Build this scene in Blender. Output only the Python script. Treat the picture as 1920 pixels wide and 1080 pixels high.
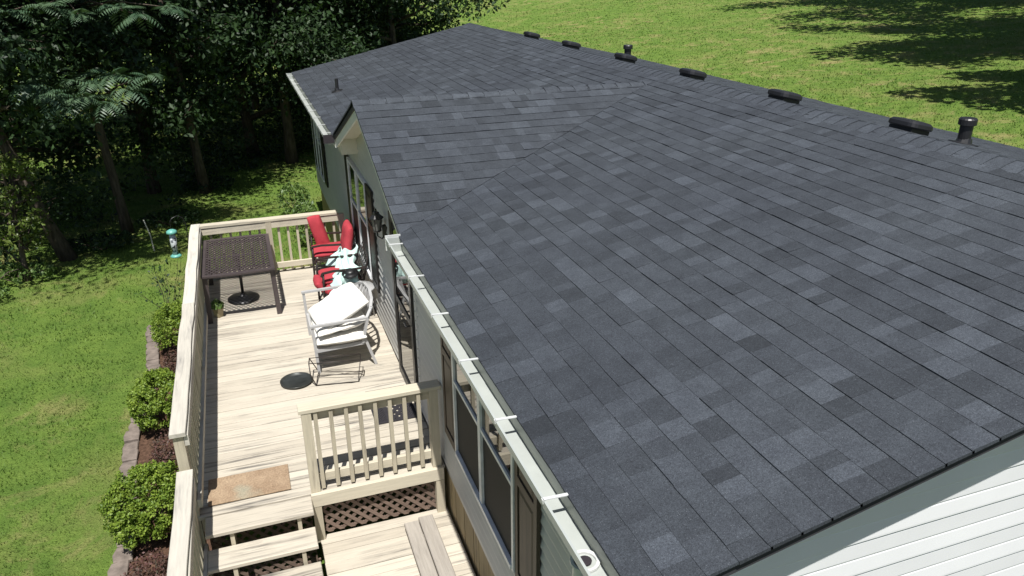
import bpy, math, random
import numpy as np
from mathutils import Vector, Matrix, noise as mnoise
R = math.radians
rnd = random.Random(7)
rng = np.random.default_rng(7)
for o in list(bpy.data.objects): bpy.data.objects.remove(o)
scene = bpy.context.scene
col = scene.collection

# ------------------------------------------------------------------ camera, sky, sun, exposure
CAM = Vector((-1.4785, -2.5624, 4.6731)); YAW, PITCH, ROLL, FPX = .3369, .4077, -.0076, 1434.58
cd = bpy.data.cameras.new('camera'); cam = bpy.data.objects.new('camera', cd); col.objects.link(cam); scene.camera = cam
cd.sensor_width = 36; cd.lens = 36 * FPX / 1920; cd.clip_start = .05; cd.clip_end = 900
fw = Vector((math.sin(YAW) * math.cos(PITCH), math.cos(YAW) * math.cos(PITCH), -math.sin(PITCH)))
rt = Vector((math.cos(YAW), -math.sin(YAW), 0)); up = rt.cross(fw)
rt, up = math.cos(ROLL) * rt + math.sin(ROLL) * up, -math.sin(ROLL) * rt + math.cos(ROLL) * up
m = Matrix((rt, up, -fw)).transposed().to_4x4(); m.translation = CAM; cam.matrix_world = m

SUN = Vector((-.13, -.45, 1)).normalized()
w = bpy.data.worlds.new('World'); scene.world = w; w.use_nodes = True
nt = w.node_tree; sky = nt.nodes.new('ShaderNodeTexSky'); sky.sky_type = 'NISHITA'; sky.sun_disc = False
sky.sun_elevation = math.asin(SUN.z); sky.sun_rotation = math.atan2(SUN.x, SUN.y)
bg = nt.nodes['Background']; bg.inputs[1].default_value = .052; nt.links.new(sky.outputs[0], bg.inputs[0])
sl = bpy.data.lights.new('sun', 'SUN'); sl.energy = 4.8; sl.angle = R(.53); sl.color = (1, .97, .92)
so = bpy.data.objects.new('sun', sl); col.objects.link(so); so.rotation_euler = (-SUN).to_track_quat('-Z', 'Y').to_euler(); so.location = (-3, -8, 20)
vs = scene.view_settings; vs.view_transform = 'Standard'; vs.look = 'None'; vs.gamma = 1; vs.use_curve_mapping = False; vs.exposure = .53
scene.cycles.max_bounces = 6; scene.cycles.diffuse_bounces = 3; scene.cycles.glossy_bounces = 3; scene.cycles.transmission_bounces = 4; scene.cycles.transparent_max_bounces = 4

# ------------------------------------------------------------------ mesh helpers
class MB:
    def __init__(s): s.v = []; s.f = []; s.t = []
    def add(s, vs_, fs_, tone=.5):
        n = len(s.v); s.v += [tuple(p) for p in vs_]
        for f in fs_: s.f.append([i + n for i in f]); s.t.append(tone)
        return s
    def box(s, a, b, tone=.5):
        (x0, y0, z0), (x1, y1, z1) = a, b
        return s.add([(x0,y0,z0),(x1,y0,z0),(x1,y1,z0),(x0,y1,z0),(x0,y0,z1),(x1,y0,z1),(x1,y1,z1),(x0,y1,z1)],
            [(0,3,2,1),(4,5,6,7),(0,1,5,4),(1,2,6,5),(2,3,7,6),(3,0,4,7)], tone)
    def bbox(s, a, b, c=.004, tone=.5):             # box with chamfered vertical-and-top edges
        (x0, y0, z0), (x1, y1, z1) = a, b
        vs_ = [(x0,y0,z0),(x1,y0,z0),(x1,y1,z0),(x0,y1,z0),(x0,y0,z1-c),(x1,y0,z1-c),(x1,y1,z1-c),(x0,y1,z1-c),
               (x0+c,y0+c,z1),(x1-c,y0+c,z1),(x1-c,y1-c,z1),(x0+c,y1-c,z1)]
        return s.add(vs_, [(0,3,2,1),(0,1,5,4),(1,2,6,5),(2,3,7,6),(3,0,4,7),(4,5,9,8),(5,6,10,9),(6,7,11,10),(7,4,8,11),(8,9,10,11)], tone)
    def ob(s, c, ax, ay, az, tone=.5):              # oriented box, half vectors
        c, ax, ay, az = map(Vector, (c, ax, ay, az))
        vs_ = [c + i * ax + j * ay + k * az for k in (-1, 1) for i, j in ((-1,-1),(1,-1),(1,1),(-1,1))]
        return s.add(vs_, [(0,3,2,1),(4,5,6,7),(0,1,5,4),(1,2,6,5),(2,3,7,6),(3,0,4,7)], tone)
    def bar(s, p, q, wd, th, upv=(0, 0, 1), tone=.5):
        p, q = Vector(p), Vector(q); d = q - p; l = d.length; d.normalize()
        sd = d.cross(Vector(upv))
        if sd.length < 1e-4: sd = d.cross(Vector((1, 0, 0)))
        sd.normalize(); u2 = sd.cross(d)
        return s.ob((p + q) / 2, d * l / 2, sd * wd / 2, u2 * th / 2, tone)
    def prism(s, poly, off, tone=.5):               # polygon (list of points) extruded by off
        n = len(poly); off = Vector(off); a = [Vector(p) for p in poly]; b = [p + off for p in a]
        return s.add(a + b, [tuple(range(n))[::-1], tuple(range(n, 2 * n))] + [(i, (i+1) % n, n + (i+1) % n, n + i) for i in range(n)], tone)
    def tube(s, pts, r, n=6, cap=True, tone=.5):
        pts = [Vector(p) for p in pts]; rs = r if isinstance(r, (list, tuple)) else [r] * len(pts)
        ref = None; base = len(s.v); fs_ = []; vs_ = []
        for i, p in enumerate(pts):
            d = (pts[min(i+1, len(pts)-1)] - pts[max(i-1, 0)]).normalized()
            if ref is None: ref = d.orthogonal().normalized()
            ref = (ref - d * ref.dot(d))
            ref = ref.normalized() if ref.length > 1e-5 else d.orthogonal().normalized()
            b = d.cross(ref)
            vs_ += [p + rs[i] * (math.cos(2*math.pi*k/n) * ref + math.sin(2*math.pi*k/n) * b) for k in range(n)]
        for i in range(len(pts) - 1):
            fs_ += [(i*n+k, i*n+(k+1) % n, (i+1)*n+(k+1) % n, (i+1)*n+k) for k in range(n)]
        if cap: fs_ += [tuple(range(n))[::-1], tuple(range((len(pts)-1)*n, len(pts)*n))]
        return s.add(vs_, fs_, tone)
    def lathe(s, prof, c, n=24, axis=None, tone=.5):
        c = Vector(c); vs_ = []; fs_ = []
        rot = Vector((0, 0, 1)).rotation_difference(Vector(axis)) if axis else None
        for r, z in prof:
            for k in range(n):
                p = Vector((r * math.cos(2*math.pi*k/n), r * math.sin(2*math.pi*k/n), z))
                vs_.append(c + (rot @ p if rot else p))
        for i in range(len(prof) - 1):
            fs_ += [(i*n+k, i*n+(k+1) % n, (i+1)*n+(k+1) % n, (i+1)*n+k) for k in range(n)]
        fs_ += [tuple(range(n))[::-1], tuple(range((len(prof)-1)*n, len(prof)*n))]
        return s.add(vs_, fs_, tone)
    def cushion(s, c, ax, ay, az, nu=22, nv=22, wr=.012, seed=0, sag=0):
        c, ax, ay, az = map(Vector, (c, ax, ay, az)); vs_ = []; fs_ = []
        nrm = az.normalized()
        for sg in (1, -1):
            for j in range(nv + 1):
                for i in range(nu + 1):
                    u = math.sin((2*i/nu - 1) * math.pi/2); v = math.sin((2*j/nv - 1) * math.pi/2)
                    k = max(0, (1 - abs(u)**5) * (1 - abs(v)**5)) ** .4
                    p = c + ax * u * (1 - .03 * v*v) + ay * v * (1 - .03 * u*u) + az * sg * k * (.82 + .18 * (1-u*u)*(1-v*v))
                    nn = mnoise.noise(Vector((p.x*7 + seed*9, p.y*7, p.z*7))) + .5 * mnoise.noise(Vector((p.x*17, p.y*17 + seed, p.z*17)))
                    p += nrm * (nn * wr * k - sag * (1-u*u) * (1-v*v))
                    vs_.append(p)
        N = (nu + 1) * (nv + 1)
        for j in range(nv):
            for i in range(nu):
                a = j * (nu + 1) + i
                fs_ += [(a, a+1, a+nu+2, a+nu+1), (N+a, N+a+nu+1, N+a+nu+2, N+a+1)]
        return s.add(vs_, fs_)
    def build(s, name, mat, parent=None, smooth=False, weld=False):
        me = bpy.data.meshes.new(name); me.from_pydata(s.v, [], s.f); me.update()
        at = me.attributes.new('tone', 'FLOAT', 'FACE'); at.data.foreach_set('value', s.t)
        return link(name, me, mat, parent, smooth)

def link(name, me, mat, parent=None, smooth=False):
    if mat is not None and not me.materials: me.materials.append(mat)
    if smooth: me.polygons.foreach_set('use_smooth', [True] * len(me.polygons))
    o = bpy.data.objects.new(name, me); col.objects.link(o)
    if parent is not None: setp(o, parent)
    return o

def setp(o, p):
    o.parent = p
    mw = Matrix.Identity(4); q = p
    while q is not None:
        mw = q.matrix_parent_inverse @ q.matrix_basis if q.parent is None else q.matrix_basis
        if q.parent is None: base = Matrix.LocRotScale(q.location, q.rotation_euler, q.scale)
        q = q.parent
    o.matrix_parent_inverse = (base.inverted() if p.parent is None else Matrix.Identity(4))

def fastmesh(name, V, loops, sizes, mat, tone=None, smooth=False):
    me = bpy.data.meshes.new(name); V = np.asarray(V, np.float32)
    me.vertices.add(len(V)); me.vertices.foreach_set('co', V.ravel())
    loops = np.asarray(loops, np.int32).ravel(); sizes = np.asarray(sizes, np.int32)
    me.loops.add(len(loops)); me.loops.foreach_set('vertex_index', loops)
    me.polygons.add(len(sizes)); st = np.concatenate([[0], np.cumsum(sizes)[:-1]]).astype(np.int32)
    me.polygons.foreach_set('loop_start', st)
    try: me.polygons.foreach_set('loop_total', sizes)
    except Exception: pass
    me.update(calc_edges=True); me.validate()
    if tone is not None:
        at = me.attributes.new('tone', 'FLOAT', 'FACE'); at.data.foreach_set('value', np.asarray(tone, np.float32))
    me.materials.append(mat)
    if smooth: me.polygons.foreach_set('use_smooth', [True] * len(me.polygons))
    return me

def thing(name, label, cat, loc=(0, 0, 0), rz=0, group=None):
    o = bpy.data.objects.new(name, None); o.empty_display_size = .1; col.objects.link(o)
    o.location = loc; o.rotation_euler = (0, 0, rz); return tag(o, label, cat, group)
def tag(o, label, cat, group=None):
    o['label'] = label; o['category'] = cat
    if group: o['group'] = group
    return o
def kind(o, k='structure'): o['kind'] = k; return o
def copy_child(o, loc, parent):
    c = o.copy(); col.objects.link(c); c.parent = parent; c.matrix_parent_inverse = o.matrix_parent_inverse.copy(); c.location = loc
    return c

# ------------------------------------------------------------------ materials
def rgb(h):                                       # sRGB 0-255 -> linear
    return tuple((c/255/12.92 if c/255 <= .04045 else ((c/255+.055)/1.055)**2.4) for c in h)
class N:
    def __init__(s, name):
        s.m = bpy.data.materials.new(name); s.m.use_nodes = True; s.nt = s.m.node_tree
        s.b = s.nt.nodes['Principled BSDF']; s.pos = s.n('ShaderNodeNewGeometry').outputs['Position']
    def n(s, t, **k):
        x = s.nt.nodes.new(t)
        for a, b in k.items(): setattr(x, a, b)
        return x
    def l(s, a, b): s.nt.links.new(a, b)
    def noise(s, scale, detail=3, stretch=None, rough=.55, dist=0):
        t = s.n('ShaderNodeTexNoise'); t.inputs['Scale'].default_value = scale; t.inputs['Detail'].default_value = detail
        t.inputs['Roughness'].default_value = rough; t.inputs['Distortion'].default_value = dist
        if stretch:
            mp = s.n('ShaderNodeMapping'); mp.inputs['Scale'].default_value = stretch; s.l(s.pos, mp.inputs[0]); s.l(mp.outputs[0], t.inputs['Vector'])
        else: s.l(s.pos, t.inputs['Vector'])
        return t.outputs['Fac']
    def ramp(s, fac, a, b, ca=(0,0,0), cb=(1,1,1)):
        r = s.n('ShaderNodeValToRGB'); e = r.color_ramp.elements
        e[0].position = a; e[1].position = b; e[0].color = (*ca, 1); e[1].color = (*cb, 1); s.l(fac, r.inputs[0]); return r.outputs[0]
    def mix(s, fac, a, b, mode='MIX'):
        x = s.n('ShaderNodeMix', data_type='RGBA', blend_type=mode)
        for i, v in ((0, fac), (6, a), (7, b)):
            if hasattr(v, 'is_output'): s.l(v, x.inputs[i])
            elif i == 0: x.inputs[0].default_value = v
            else: x.inputs[i].default_value = (*v, 1) if len(v) == 3 else v
        return x.outputs[2]
    def math(s, op, a, b=0):
        x = s.n('ShaderNodeMath', operation=op)
        for i, v in enumerate((a, b)):
            if hasattr(v, 'is_output'): s.l(v, x.inputs[i])
            else: x.inputs[i].default_value = v
        return x.outputs[0]
    def attr(s, name='tone'):
        a = s.n('ShaderNodeAttribute'); a.attribute_name = name; return a.outputs['Fac']
    def objrand(s): return s.n('ShaderNodeObjectInfo').outputs['Random']
    def bump(s, h, strength=.3, dist=.01):
        b = s.n('ShaderNodeBump'); b.inputs['Strength'].default_value = strength; b.inputs['Distance'].default_value = dist
        s.l(h, b.inputs['Height']); s.l(b.outputs[0], s.b.inputs['Normal'])
    def out(s, color=None, rough=.6, spec=.5, metal=0):
        if color is not None:
            if hasattr(color, 'is_output'): s.l(color, s.b.inputs['Base Color'])
            else: s.b.inputs['Base Color'].default_value = (*color, 1)
        if hasattr(rough, 'is_output'): s.l(rough, s.b.inputs['Roughness'])
        else: s.b.inputs['Roughness'].default_value = rough
        s.b.inputs['Specular IOR Level'].default_value = spec; s.b.inputs['Metallic'].default_value = metal
        return s.m
def plain(name, c, rough=.5, spec=.5, var=.12, scale=14, metal=0, bump=0, bscale=120):
    k = N(name); f = k.noise(scale, 4)
    colr = k.mix(k.ramp(f, .3, .7), tuple(x * (1 - var) for x in c), tuple(min(1, x * (1 + var)) for x in c))
    if bump: k.bump(k.noise(bscale, 2), bump, .004)
    return k.out(colr, rough, spec, metal)

def wood(name, light, mid, dark, along='x', wear=.5, wearscale=1.0, rough=.75):
    k = N(name); of = k.n('ShaderNodeVectorMath', operation='SCALE'); of.inputs[0].default_value = (37, 53, 29); k.l(k.objrand(), of.inputs['Scale'])
    ad = k.n('ShaderNodeVectorMath', operation='ADD'); k.l(k.pos, ad.inputs[0]); k.l(of.outputs[0], ad.inputs[1]); wpos = k.pos; k.pos = ad.outputs[0]
    st = {'x': (1, 14, 14), 'y': (14, 1, 14), 'z': (14, 14, 1)}[along]
    st2 = {'x': (.7, 13, 13), 'y': (13, .7, 13), 'z': (13, 13, .7)}[along]
    grain = k.noise(3.2, 6, st, .65, .4); streak = k.noise(1.05 * wearscale, 6, st2, .66, .8); k.pos = wpos; patch = k.noise(.85, 4, None, .6); k.pos = ad.outputs[0]
    c = k.mix(k.ramp(grain, .35, .7), light, mid)
    g = k.ramp(k.math('MULTIPLY', k.ramp(streak, .47, .66), k.ramp(patch, .44 + .06*(.5-wear), .66)), .05, .75)
    c = k.mix(g, c, dark)
    fine = k.noise(9, 3, st, .7)
    c = k.mix(k.math('MULTIPLY', k.ramp(fine, .6, .78), .22), c, dark)
    tint = k.ramp(k.objrand(), 0, 1, (.84, .83, .82), (1.05, 1.05, 1.05))
    c = k.mix(1.0, c, tint, 'MULTIPLY')
    k.bump(grain, .25, .004)
    return k.out(c, rough, .3)

DECK = wood('deck_wood', (.53, .485, .405), (.45, .41, .34), (.13, .12, .108), 'x', 1.9)
RAILX = wood('rail_wood_across', (.55, .50, .395), (.46, .42, .33), (.22, .20, .17), 'x', .2)
RAILY = wood('rail_wood_along', (.57, .54, .47), (.45, .43, .38), (.22, .21, .20), 'y', .7)
POSTW = wood('post_wood', (.51, .46, .355), (.42, .38, .29), (.22, .19, .15), 'z', .2)
BENCHW = wood('bench_wood', (.36, .33, .29), (.27, .245, .215), (.14, .125, .11), 'y', .6)
LATT = wood('lattice_wood', (.20, .145, .115), (.14, .10, .08), (.07, .05, .04), 'x', .5)
SKIRT = wood('skirting_wood', (.42, .34, .20), (.33, .26, .15), (.12, .09, .06), 'z', .8)

def shingle_mat():
    k = N('asphalt_shingle'); t = k.attr()
    c = k.ramp(t, 0, 1, (.020, .0235, .0285), (.058, .067, .081))
    g = k.noise(210, 2, None, .7); g2 = k.noise(75, 3, None, .7)
    c = k.mix(1.0, c, k.ramp(g, .25, .75, (.35, .35, .35), (1.65, 1.65, 1.65)), 'MULTIPLY')
    c = k.mix(1.0, c, k.ramp(g2, .3, .7, (.75, .75, .76), (1.25, 1.25, 1.24)), 'MULTIPLY')
    g3 = k.noise(9, 4, None, .65); c = k.mix(1.0, c, k.ramp(g3, .3, .7, (.84, .84, .85), (1.16, 1.16, 1.15)), 'MULTIPLY')
    big = k.noise(.7, 3); c = k.mix(1.0, c, k.ramp(big, .3, .7, (.9, .9, .92), (1.1, 1.1, 1.08)), 'MULTIPLY')
    sp = k.n('ShaderNodeTexVoronoi'); sp.inputs['Scale'].default_value = 95; k.l(k.pos, sp.inputs['Vector'])
    spk = k.math('LESS_THAN', sp.outputs['Distance'], .16)
    sel = k.math('GREATER_THAN', k.n('ShaderNodeSeparateColor').outputs[0], 0)
    sc_ = k.n('ShaderNodeSeparateColor'); k.l(sp.outputs['Color'], sc_.inputs[0])
    spk = k.math('MULTIPLY', spk, k.math('GREATER_THAN', sc_.outputs[0], .72))
    c = k.mix(k.math('MULTIPLY', spk, .3), c, (.30, .32, .35))
    k.bump(g, .5, .003)
    return k.out(c, .82, .35)
SHINGLE = shingle_mat()
ROOFDECK = plain('roof_underlay', (.03, .03, .035), .9)
SIDING = plain('vinyl_siding', (.50, .495, .47), .45, .4, .05, 3)
SIDINGW = plain('white_vinyl_siding', (.72, .73, .74), .4, .4, .03, 3)
TRIM = plain('white_trim', (.74, .74, .72), .4, .5, .04)
SOFFIT = plain('soffit_vinyl', (.62, .58, .48), .5, .4, .05)
GUTTER = plain('gutter_enamel', (.38, .405, .385), .35, .5, .06, 5)
DRIP = plain('drip_edge_metal', (.30, .32, .27), .4, .5, .06)
GUTBACK = plain('gutter_back_shaded', (.34, .36, .31), .4, .5, .06)  # darker than the gutter: shade of the shingle overhang put into its colour
GUTDARK = plain('gutter_end_dark', (.03, .025, .03), .5)
STRAPM = plain('strap_white', (.55, .56, .55), .3)
SHUT = wood('shutter_black', (.022, .02, .019), (.016, .015, .014), (.01, .01, .01), 'z', .3, rough=.45)
FRAMEW = plain('window_frame_white', (.70, .71, .72), .35)
FRAMEB = plain('door_frame_black', (.015, .014, .014), .4)
SCREEN = plain('insect_screen', (.012, .013, .014), .65, .25, .2, 40)
BLACKP = plain('black_vent_plastic', (.012, .012, .014), .45, .6, .1)
def glass(name, c=(.012, .014, .015), ior=2.1):
    k = N(name); k.b.inputs['IOR'].default_value = ior
    k.bump(k.noise(1.3, 2), .02, .02)
    return k.out(c, .02, .5)
PANE = glass('window_glass')
LAMPG = glass('lantern_glass', (.16, .16, .15), 1.5)
BRONZE = plain('bronze_metal', (.034, .026, .024), .42, .5, .2, metal=.2)
TABLEM = plain('table_metal', (.058, .046, .047), .45, .5, .12)
REDC = plain('red_fabric', (.36, .042, .055), .9, .2, .12, 9, bump=.3, bscale=300)
WHITEC = plain('white_cushion_fabric', (.74, .72, .67), .9, .2, .05, 5, bump=.2, bscale=260)
GREYM = plain('grey_chair_metal', (.40, .40, .40), .4, .5, .06)
MINT = plain('mint_cloth', (.53, .72, .68), .95, .1, .05, 8, bump=.25, bscale=260)
BLACKM = plain('black_metal', (.014, .014, .015), .4, .5)
TRAYM = plain('dark_tray_metal', (.055, .06, .058), .32, .6, .35, 9, metal=.5)
RUBBER = plain('rubber_mat', (.022, .020, .024), .7)
def matbrown():
    k = N('worn_brown_mat'); a = k.noise(4, 5, None, .7); b = k.noise(60, 3); e = k.noise(2.2, 4)
    c = k.mix(k.ramp(a, .35, .65), (.25, .175, .115), (.35, .26, .175)); c = k.mix(k.ramp(e, .58, .75), c, (.30, .28, .21))
    c = k.mix(1.0, c, k.ramp(b, .3, .7, (.75, .75, .75), (1.2, 1.2, 1.2)), 'MULTIPLY'); k.bump(b, .5, .006); return k.out(c, .95, .1)
BROWNMAT = matbrown()
POTM = plain('tan_pot_plastic', (.33, .28, .17), .6)
STONE = plain('edging_stone', (.175, .145, .125), .9, .2, .3, 11, bump=.7, bscale=45)
SOIL = plain('bed_mulch', (.085, .05, .034), .95, .1, .5, 25, bump=1, bscale=60)
TEAL = plain('teal_enamel', (.12, .36, .31), .4)
def seedtube():
    k = N('feeder_tube'); v = k.n('ShaderNodeTexVoronoi'); v.inputs['Scale'].default_value = 26; k.l(k.pos, v.inputs['Vector'])
    s = k.n('ShaderNodeSeparateColor'); k.l(v.outputs['Color'], s.inputs[0])
    return k.out(k.ramp(s.outputs[0], .45, .55, (.025, .03, .04), (.52, .55, .58)), .25, .6)
FEEDT = seedtube()
STAKE = plain('pale_stake', (.5, .48, .44), .6)
def bark(name, c1, c2):
    k = N(name); a = k.noise(6, 5, (3, 3, .5), .65); c = k.mix(k.ramp(a, .35, .65), c1, c2); k.bump(a, .8, .03); return k.out(c, .95, .15)
BARK = bark('tree_bark', (.055, .042, .033), (.13, .105, .085))
STEMM = bark('shrub_stem', (.05, .04, .03), (.10, .085, .06))

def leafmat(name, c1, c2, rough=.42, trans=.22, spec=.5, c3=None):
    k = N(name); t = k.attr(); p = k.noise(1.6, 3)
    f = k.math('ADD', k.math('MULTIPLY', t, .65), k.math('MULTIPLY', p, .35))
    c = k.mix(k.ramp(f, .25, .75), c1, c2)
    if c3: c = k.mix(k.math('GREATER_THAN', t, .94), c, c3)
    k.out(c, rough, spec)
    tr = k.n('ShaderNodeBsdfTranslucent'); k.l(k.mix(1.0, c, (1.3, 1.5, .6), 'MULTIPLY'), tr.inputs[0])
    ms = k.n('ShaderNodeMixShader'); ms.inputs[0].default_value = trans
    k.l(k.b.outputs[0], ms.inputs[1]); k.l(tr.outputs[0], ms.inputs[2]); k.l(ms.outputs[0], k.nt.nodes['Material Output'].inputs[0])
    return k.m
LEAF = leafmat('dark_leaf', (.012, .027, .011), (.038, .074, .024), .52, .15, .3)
LEAFY = leafmat('yellow_green_leaf', (.06, .10, .02), (.13, .17, .035))
FROND = leafmat('frond_leaf', (.045, .088, .048), (.08, .13, .072), .45, .12, .35)
BOX = leafmat('boxwood_leaf', (.085, .15, .018), (.23, .31, .045), .5, .22, .3)
REDL = leafmat('red_shrub_leaf', (.05, .04, .025), (.12, .05, .045), .6, .15)
WEED = leafmat('weed_leaf', (.06, .115, .025), (.13, .20, .05), .5)
def grasscol(k):
    a = k.noise(.55, 5, None, .6, .5); b = k.noise(2.6, 4, None, .65); d = k.noise(.16, 2)
    c = k.mix(k.ramp(b, .3, .7), (.088, .158, .030), (.155, .235, .047))
    c = k.mix(k.ramp(a, .48, .72), c, (.195, .225, .068))
    br = k.math('MULTIPLY', k.ramp(k.noise(1.1, 5, None, .72, .8), .52, .66), k.ramp(d, .38, .58))
    c = k.mix(k.math('MULTIPLY', br, .75), c, (.33, .27, .13))
    return c
def groundmat():
    k = N('lawn_ground'); c = grasscol(k); f = k.noise(34, 4, None, .7)
    c = k.mix(1.0, c, k.ramp(f, .3, .7, (.78, .78, .74), (1.1, 1.1, 1.08)), 'MULTIPLY')
    k.bump(f, .9, .05); return k.out(c, .95, .1)
GROUND = groundmat()
def blademat():
    k = N('grass_blade'); c = grasscol(k); t = k.attr()
    c = k.mix(1.0, c, k.ramp(t, 0, 1, (.82, .84, .8), (1.25, 1.24, 1.25)), 'MULTIPLY'); k.out(c, .6, .25)
    tr = k.n('ShaderNodeBsdfTranslucent'); k.l(c, tr.inputs[0]); ms = k.n('ShaderNodeMixShader'); ms.inputs[0].default_value = .3
    k.l(k.b.outputs[0], ms.inputs[1]); k.l(tr.outputs[0], ms.inputs[2]); k.l(ms.outputs[0], k.nt.nodes['Material Output'].inputs[0]); return k.m
BLADE = blademat()

# ------------------------------------------------------------------ ground
def gz(x, y):
    x = np.asarray(x, float); y = np.asarray(y, float)
    h = .10 * np.log1p(np.exp((x - 10) * .8)) / .8
    h = np.where(x > 60, .10 * 50 + (x - 60) * .05, h)
    h = h + .035 * np.maximum(0, y - 45)
    rough = (np.sin(x * .37 + 1.3) * np.cos(y * .29) * .06 + np.sin(x * .11 - y * .17) * .10)
    k = np.clip((np.hypot(x + 1, y - 6) - 9) / 12, 0, 1)
    return -.95 + h + rough * k
gx = np.unique(np.concatenate([np.linspace(-140, -20, 30), np.linspace(-20, 60, 110), np.linspace(60, 200, 30)]))
gy = np.unique(np.concatenate([np.linspace(-60, -5, 14), np.linspace(-5, 60, 90), np.linspace(60, 240, 40)]))
X, Y = np.meshgrid(gx, gy); V = np.stack([X, Y, gz(X, Y)], -1).reshape(-1, 3)
nx, ny = len(gx), len(gy); ii, jj = np.meshgrid(np.arange(nx - 1), np.arange(ny - 1)); a = (jj * nx + ii).ravel()
kind(link('ground', fastmesh('ground', V, np.stack([a, a+1, a+nx+1, a+nx], 1), np.full(len(a), 4), GROUND, None, True), None))

DARKSHEET = plain('bounce_sheet_dark', (.05, .05, .052), .9, .2, .25, 30, bump=.4)  # unseen dark sheet, added to cut lawn bounce onto the near end wall
K = 12; vs_ = [(-6 + 17 * i / K, y, float(gz(-6 + 17 * i / K, y)) + .03) for y in (-9.0, -5.5, -1.6) for i in range(K + 1)]
kind(MB().add(vs_, [(j*(K+1)+i, j*(K+1)+i+1, (j+1)*(K+1)+i+1, (j+1)*(K+1)+i) for j in range(2) for i in range(K)]).build('dark_bounce_sheet', DARKSHEET, None))
def grass():
    n = 420000
    th = YAW + (rng.random(n) - .5) * R(104)
    r = 5.5 * np.exp(rng.random(n) ** .9 * math.log(75 / 5.5))
    x = CAM.x + r * np.sin(th); y = CAM.y + r * np.cos(th)
    ok = ~((x > -3.35) & (x < 7.5) & (y < 10.0)) & ~((x > -.2) & (x < 7.7) & (y < 15.1))
    x, y, r = x[ok], y[ok], r[ok]; n = len(x); z = gz(x, y) - .012
    cl = np.array([mnoise.noise(Vector((p * 1.3, q * 1.3, 0))) for p, q in zip(x[::1], y[::1])])
    hgt = np.clip(.036 + .0009 * r, 0, .06) * (.55 + .8 * rng.random(n)) * (1 + .5 * cl); wd = np.maximum(.006, .00085 * r) * (.7 + .6 * rng.random(n))
    az = rng.random(n) * 2 * np.pi; ln = hgt * (.25 + .75 * rng.random(n)); la = rng.random(n) * 2 * np.pi
    p0 = np.stack([x - np.cos(az) * wd, y - np.sin(az) * wd, z], 1); p1 = np.stack([x + np.cos(az) * wd, y + np.sin(az) * wd, z], 1)
    p2 = np.stack([x + np.cos(la) * ln, y + np.sin(la) * ln, z + hgt], 1)
    V = np.stack([p0, p1, p2], 1).reshape(-1, 3)
    me = fastmesh('lawn_grass', V, np.arange(3 * n), np.full(n, 3), BLADE, rng.random(n))
    kind(link('lawn_grass', me, None), 'stuff')
grass()

# ------------------------------------------------------------------ house
XE, ZE, S = -.28, 2.4136, .219
XR = 3.7306; ZR = ZE + S * (XR - XE); XB = 2 * XR - XE
YN, YF = -.65, 15.14; WN, WF = -.45, 14.95                      # rake edges, end walls
VB, GY = 3.866, 6.116; S2 = .3571; ZG = ZE + S2 * (GY - VB); XM = XE + (ZG - ZE) / S; VB2 = 2 * GY - VB
house = thing('house', 'long single storey house with grey siding and new charcoal shingle roof', 'house', (3.7, 7.2, -.95))
def zroof(x): return ZE + S * (x - XE)
LIFT = -.022                                                     # sheathing lies this far below the shingle plane

def roof_slab(name, boxes):
    mb = MB()
    for (x0, x1, y0, y1) in boxes:
        def zz(x): return (zroof(x) if x <= XR else zroof(2 * XR - x)) + LIFT
        t = .05
        mb.add([(x0,y0,zz(x0)-t),(x1,y0,zz(x1)-t),(x1,y1,zz(x1)-t),(x0,y1,zz(x0)-t),(x0,y0,zz(x0)),(x1,y0,zz(x1)),(x1,y1,zz(x1)),(x0,y1,zz(x0))],
               [(0,3,2,1),(4,5,6,7),(0,1,5,4),(1,2,6,5),(2,3,7,6),(3,0,4,7)])
    return mb
rb = roof_slab('roof', [(XE, XR, YN, VB), (.12, XR, VB, VB2), (XE, XR, VB2, YF), (XR, XB, YN, YF)])
for yb in (VB, VB2):                                             # gable slopes
    A = Vector((XE, yb, ZE + LIFT)); B = Vector((XM, GY, ZG + LIFT)); C_ = Vector((XE, GY, ZG + LIFT))
    rb.prism([A, B, C_], (0, 0, -.05))
roof = rb.build('roof', ROOFDECK, house)

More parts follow.
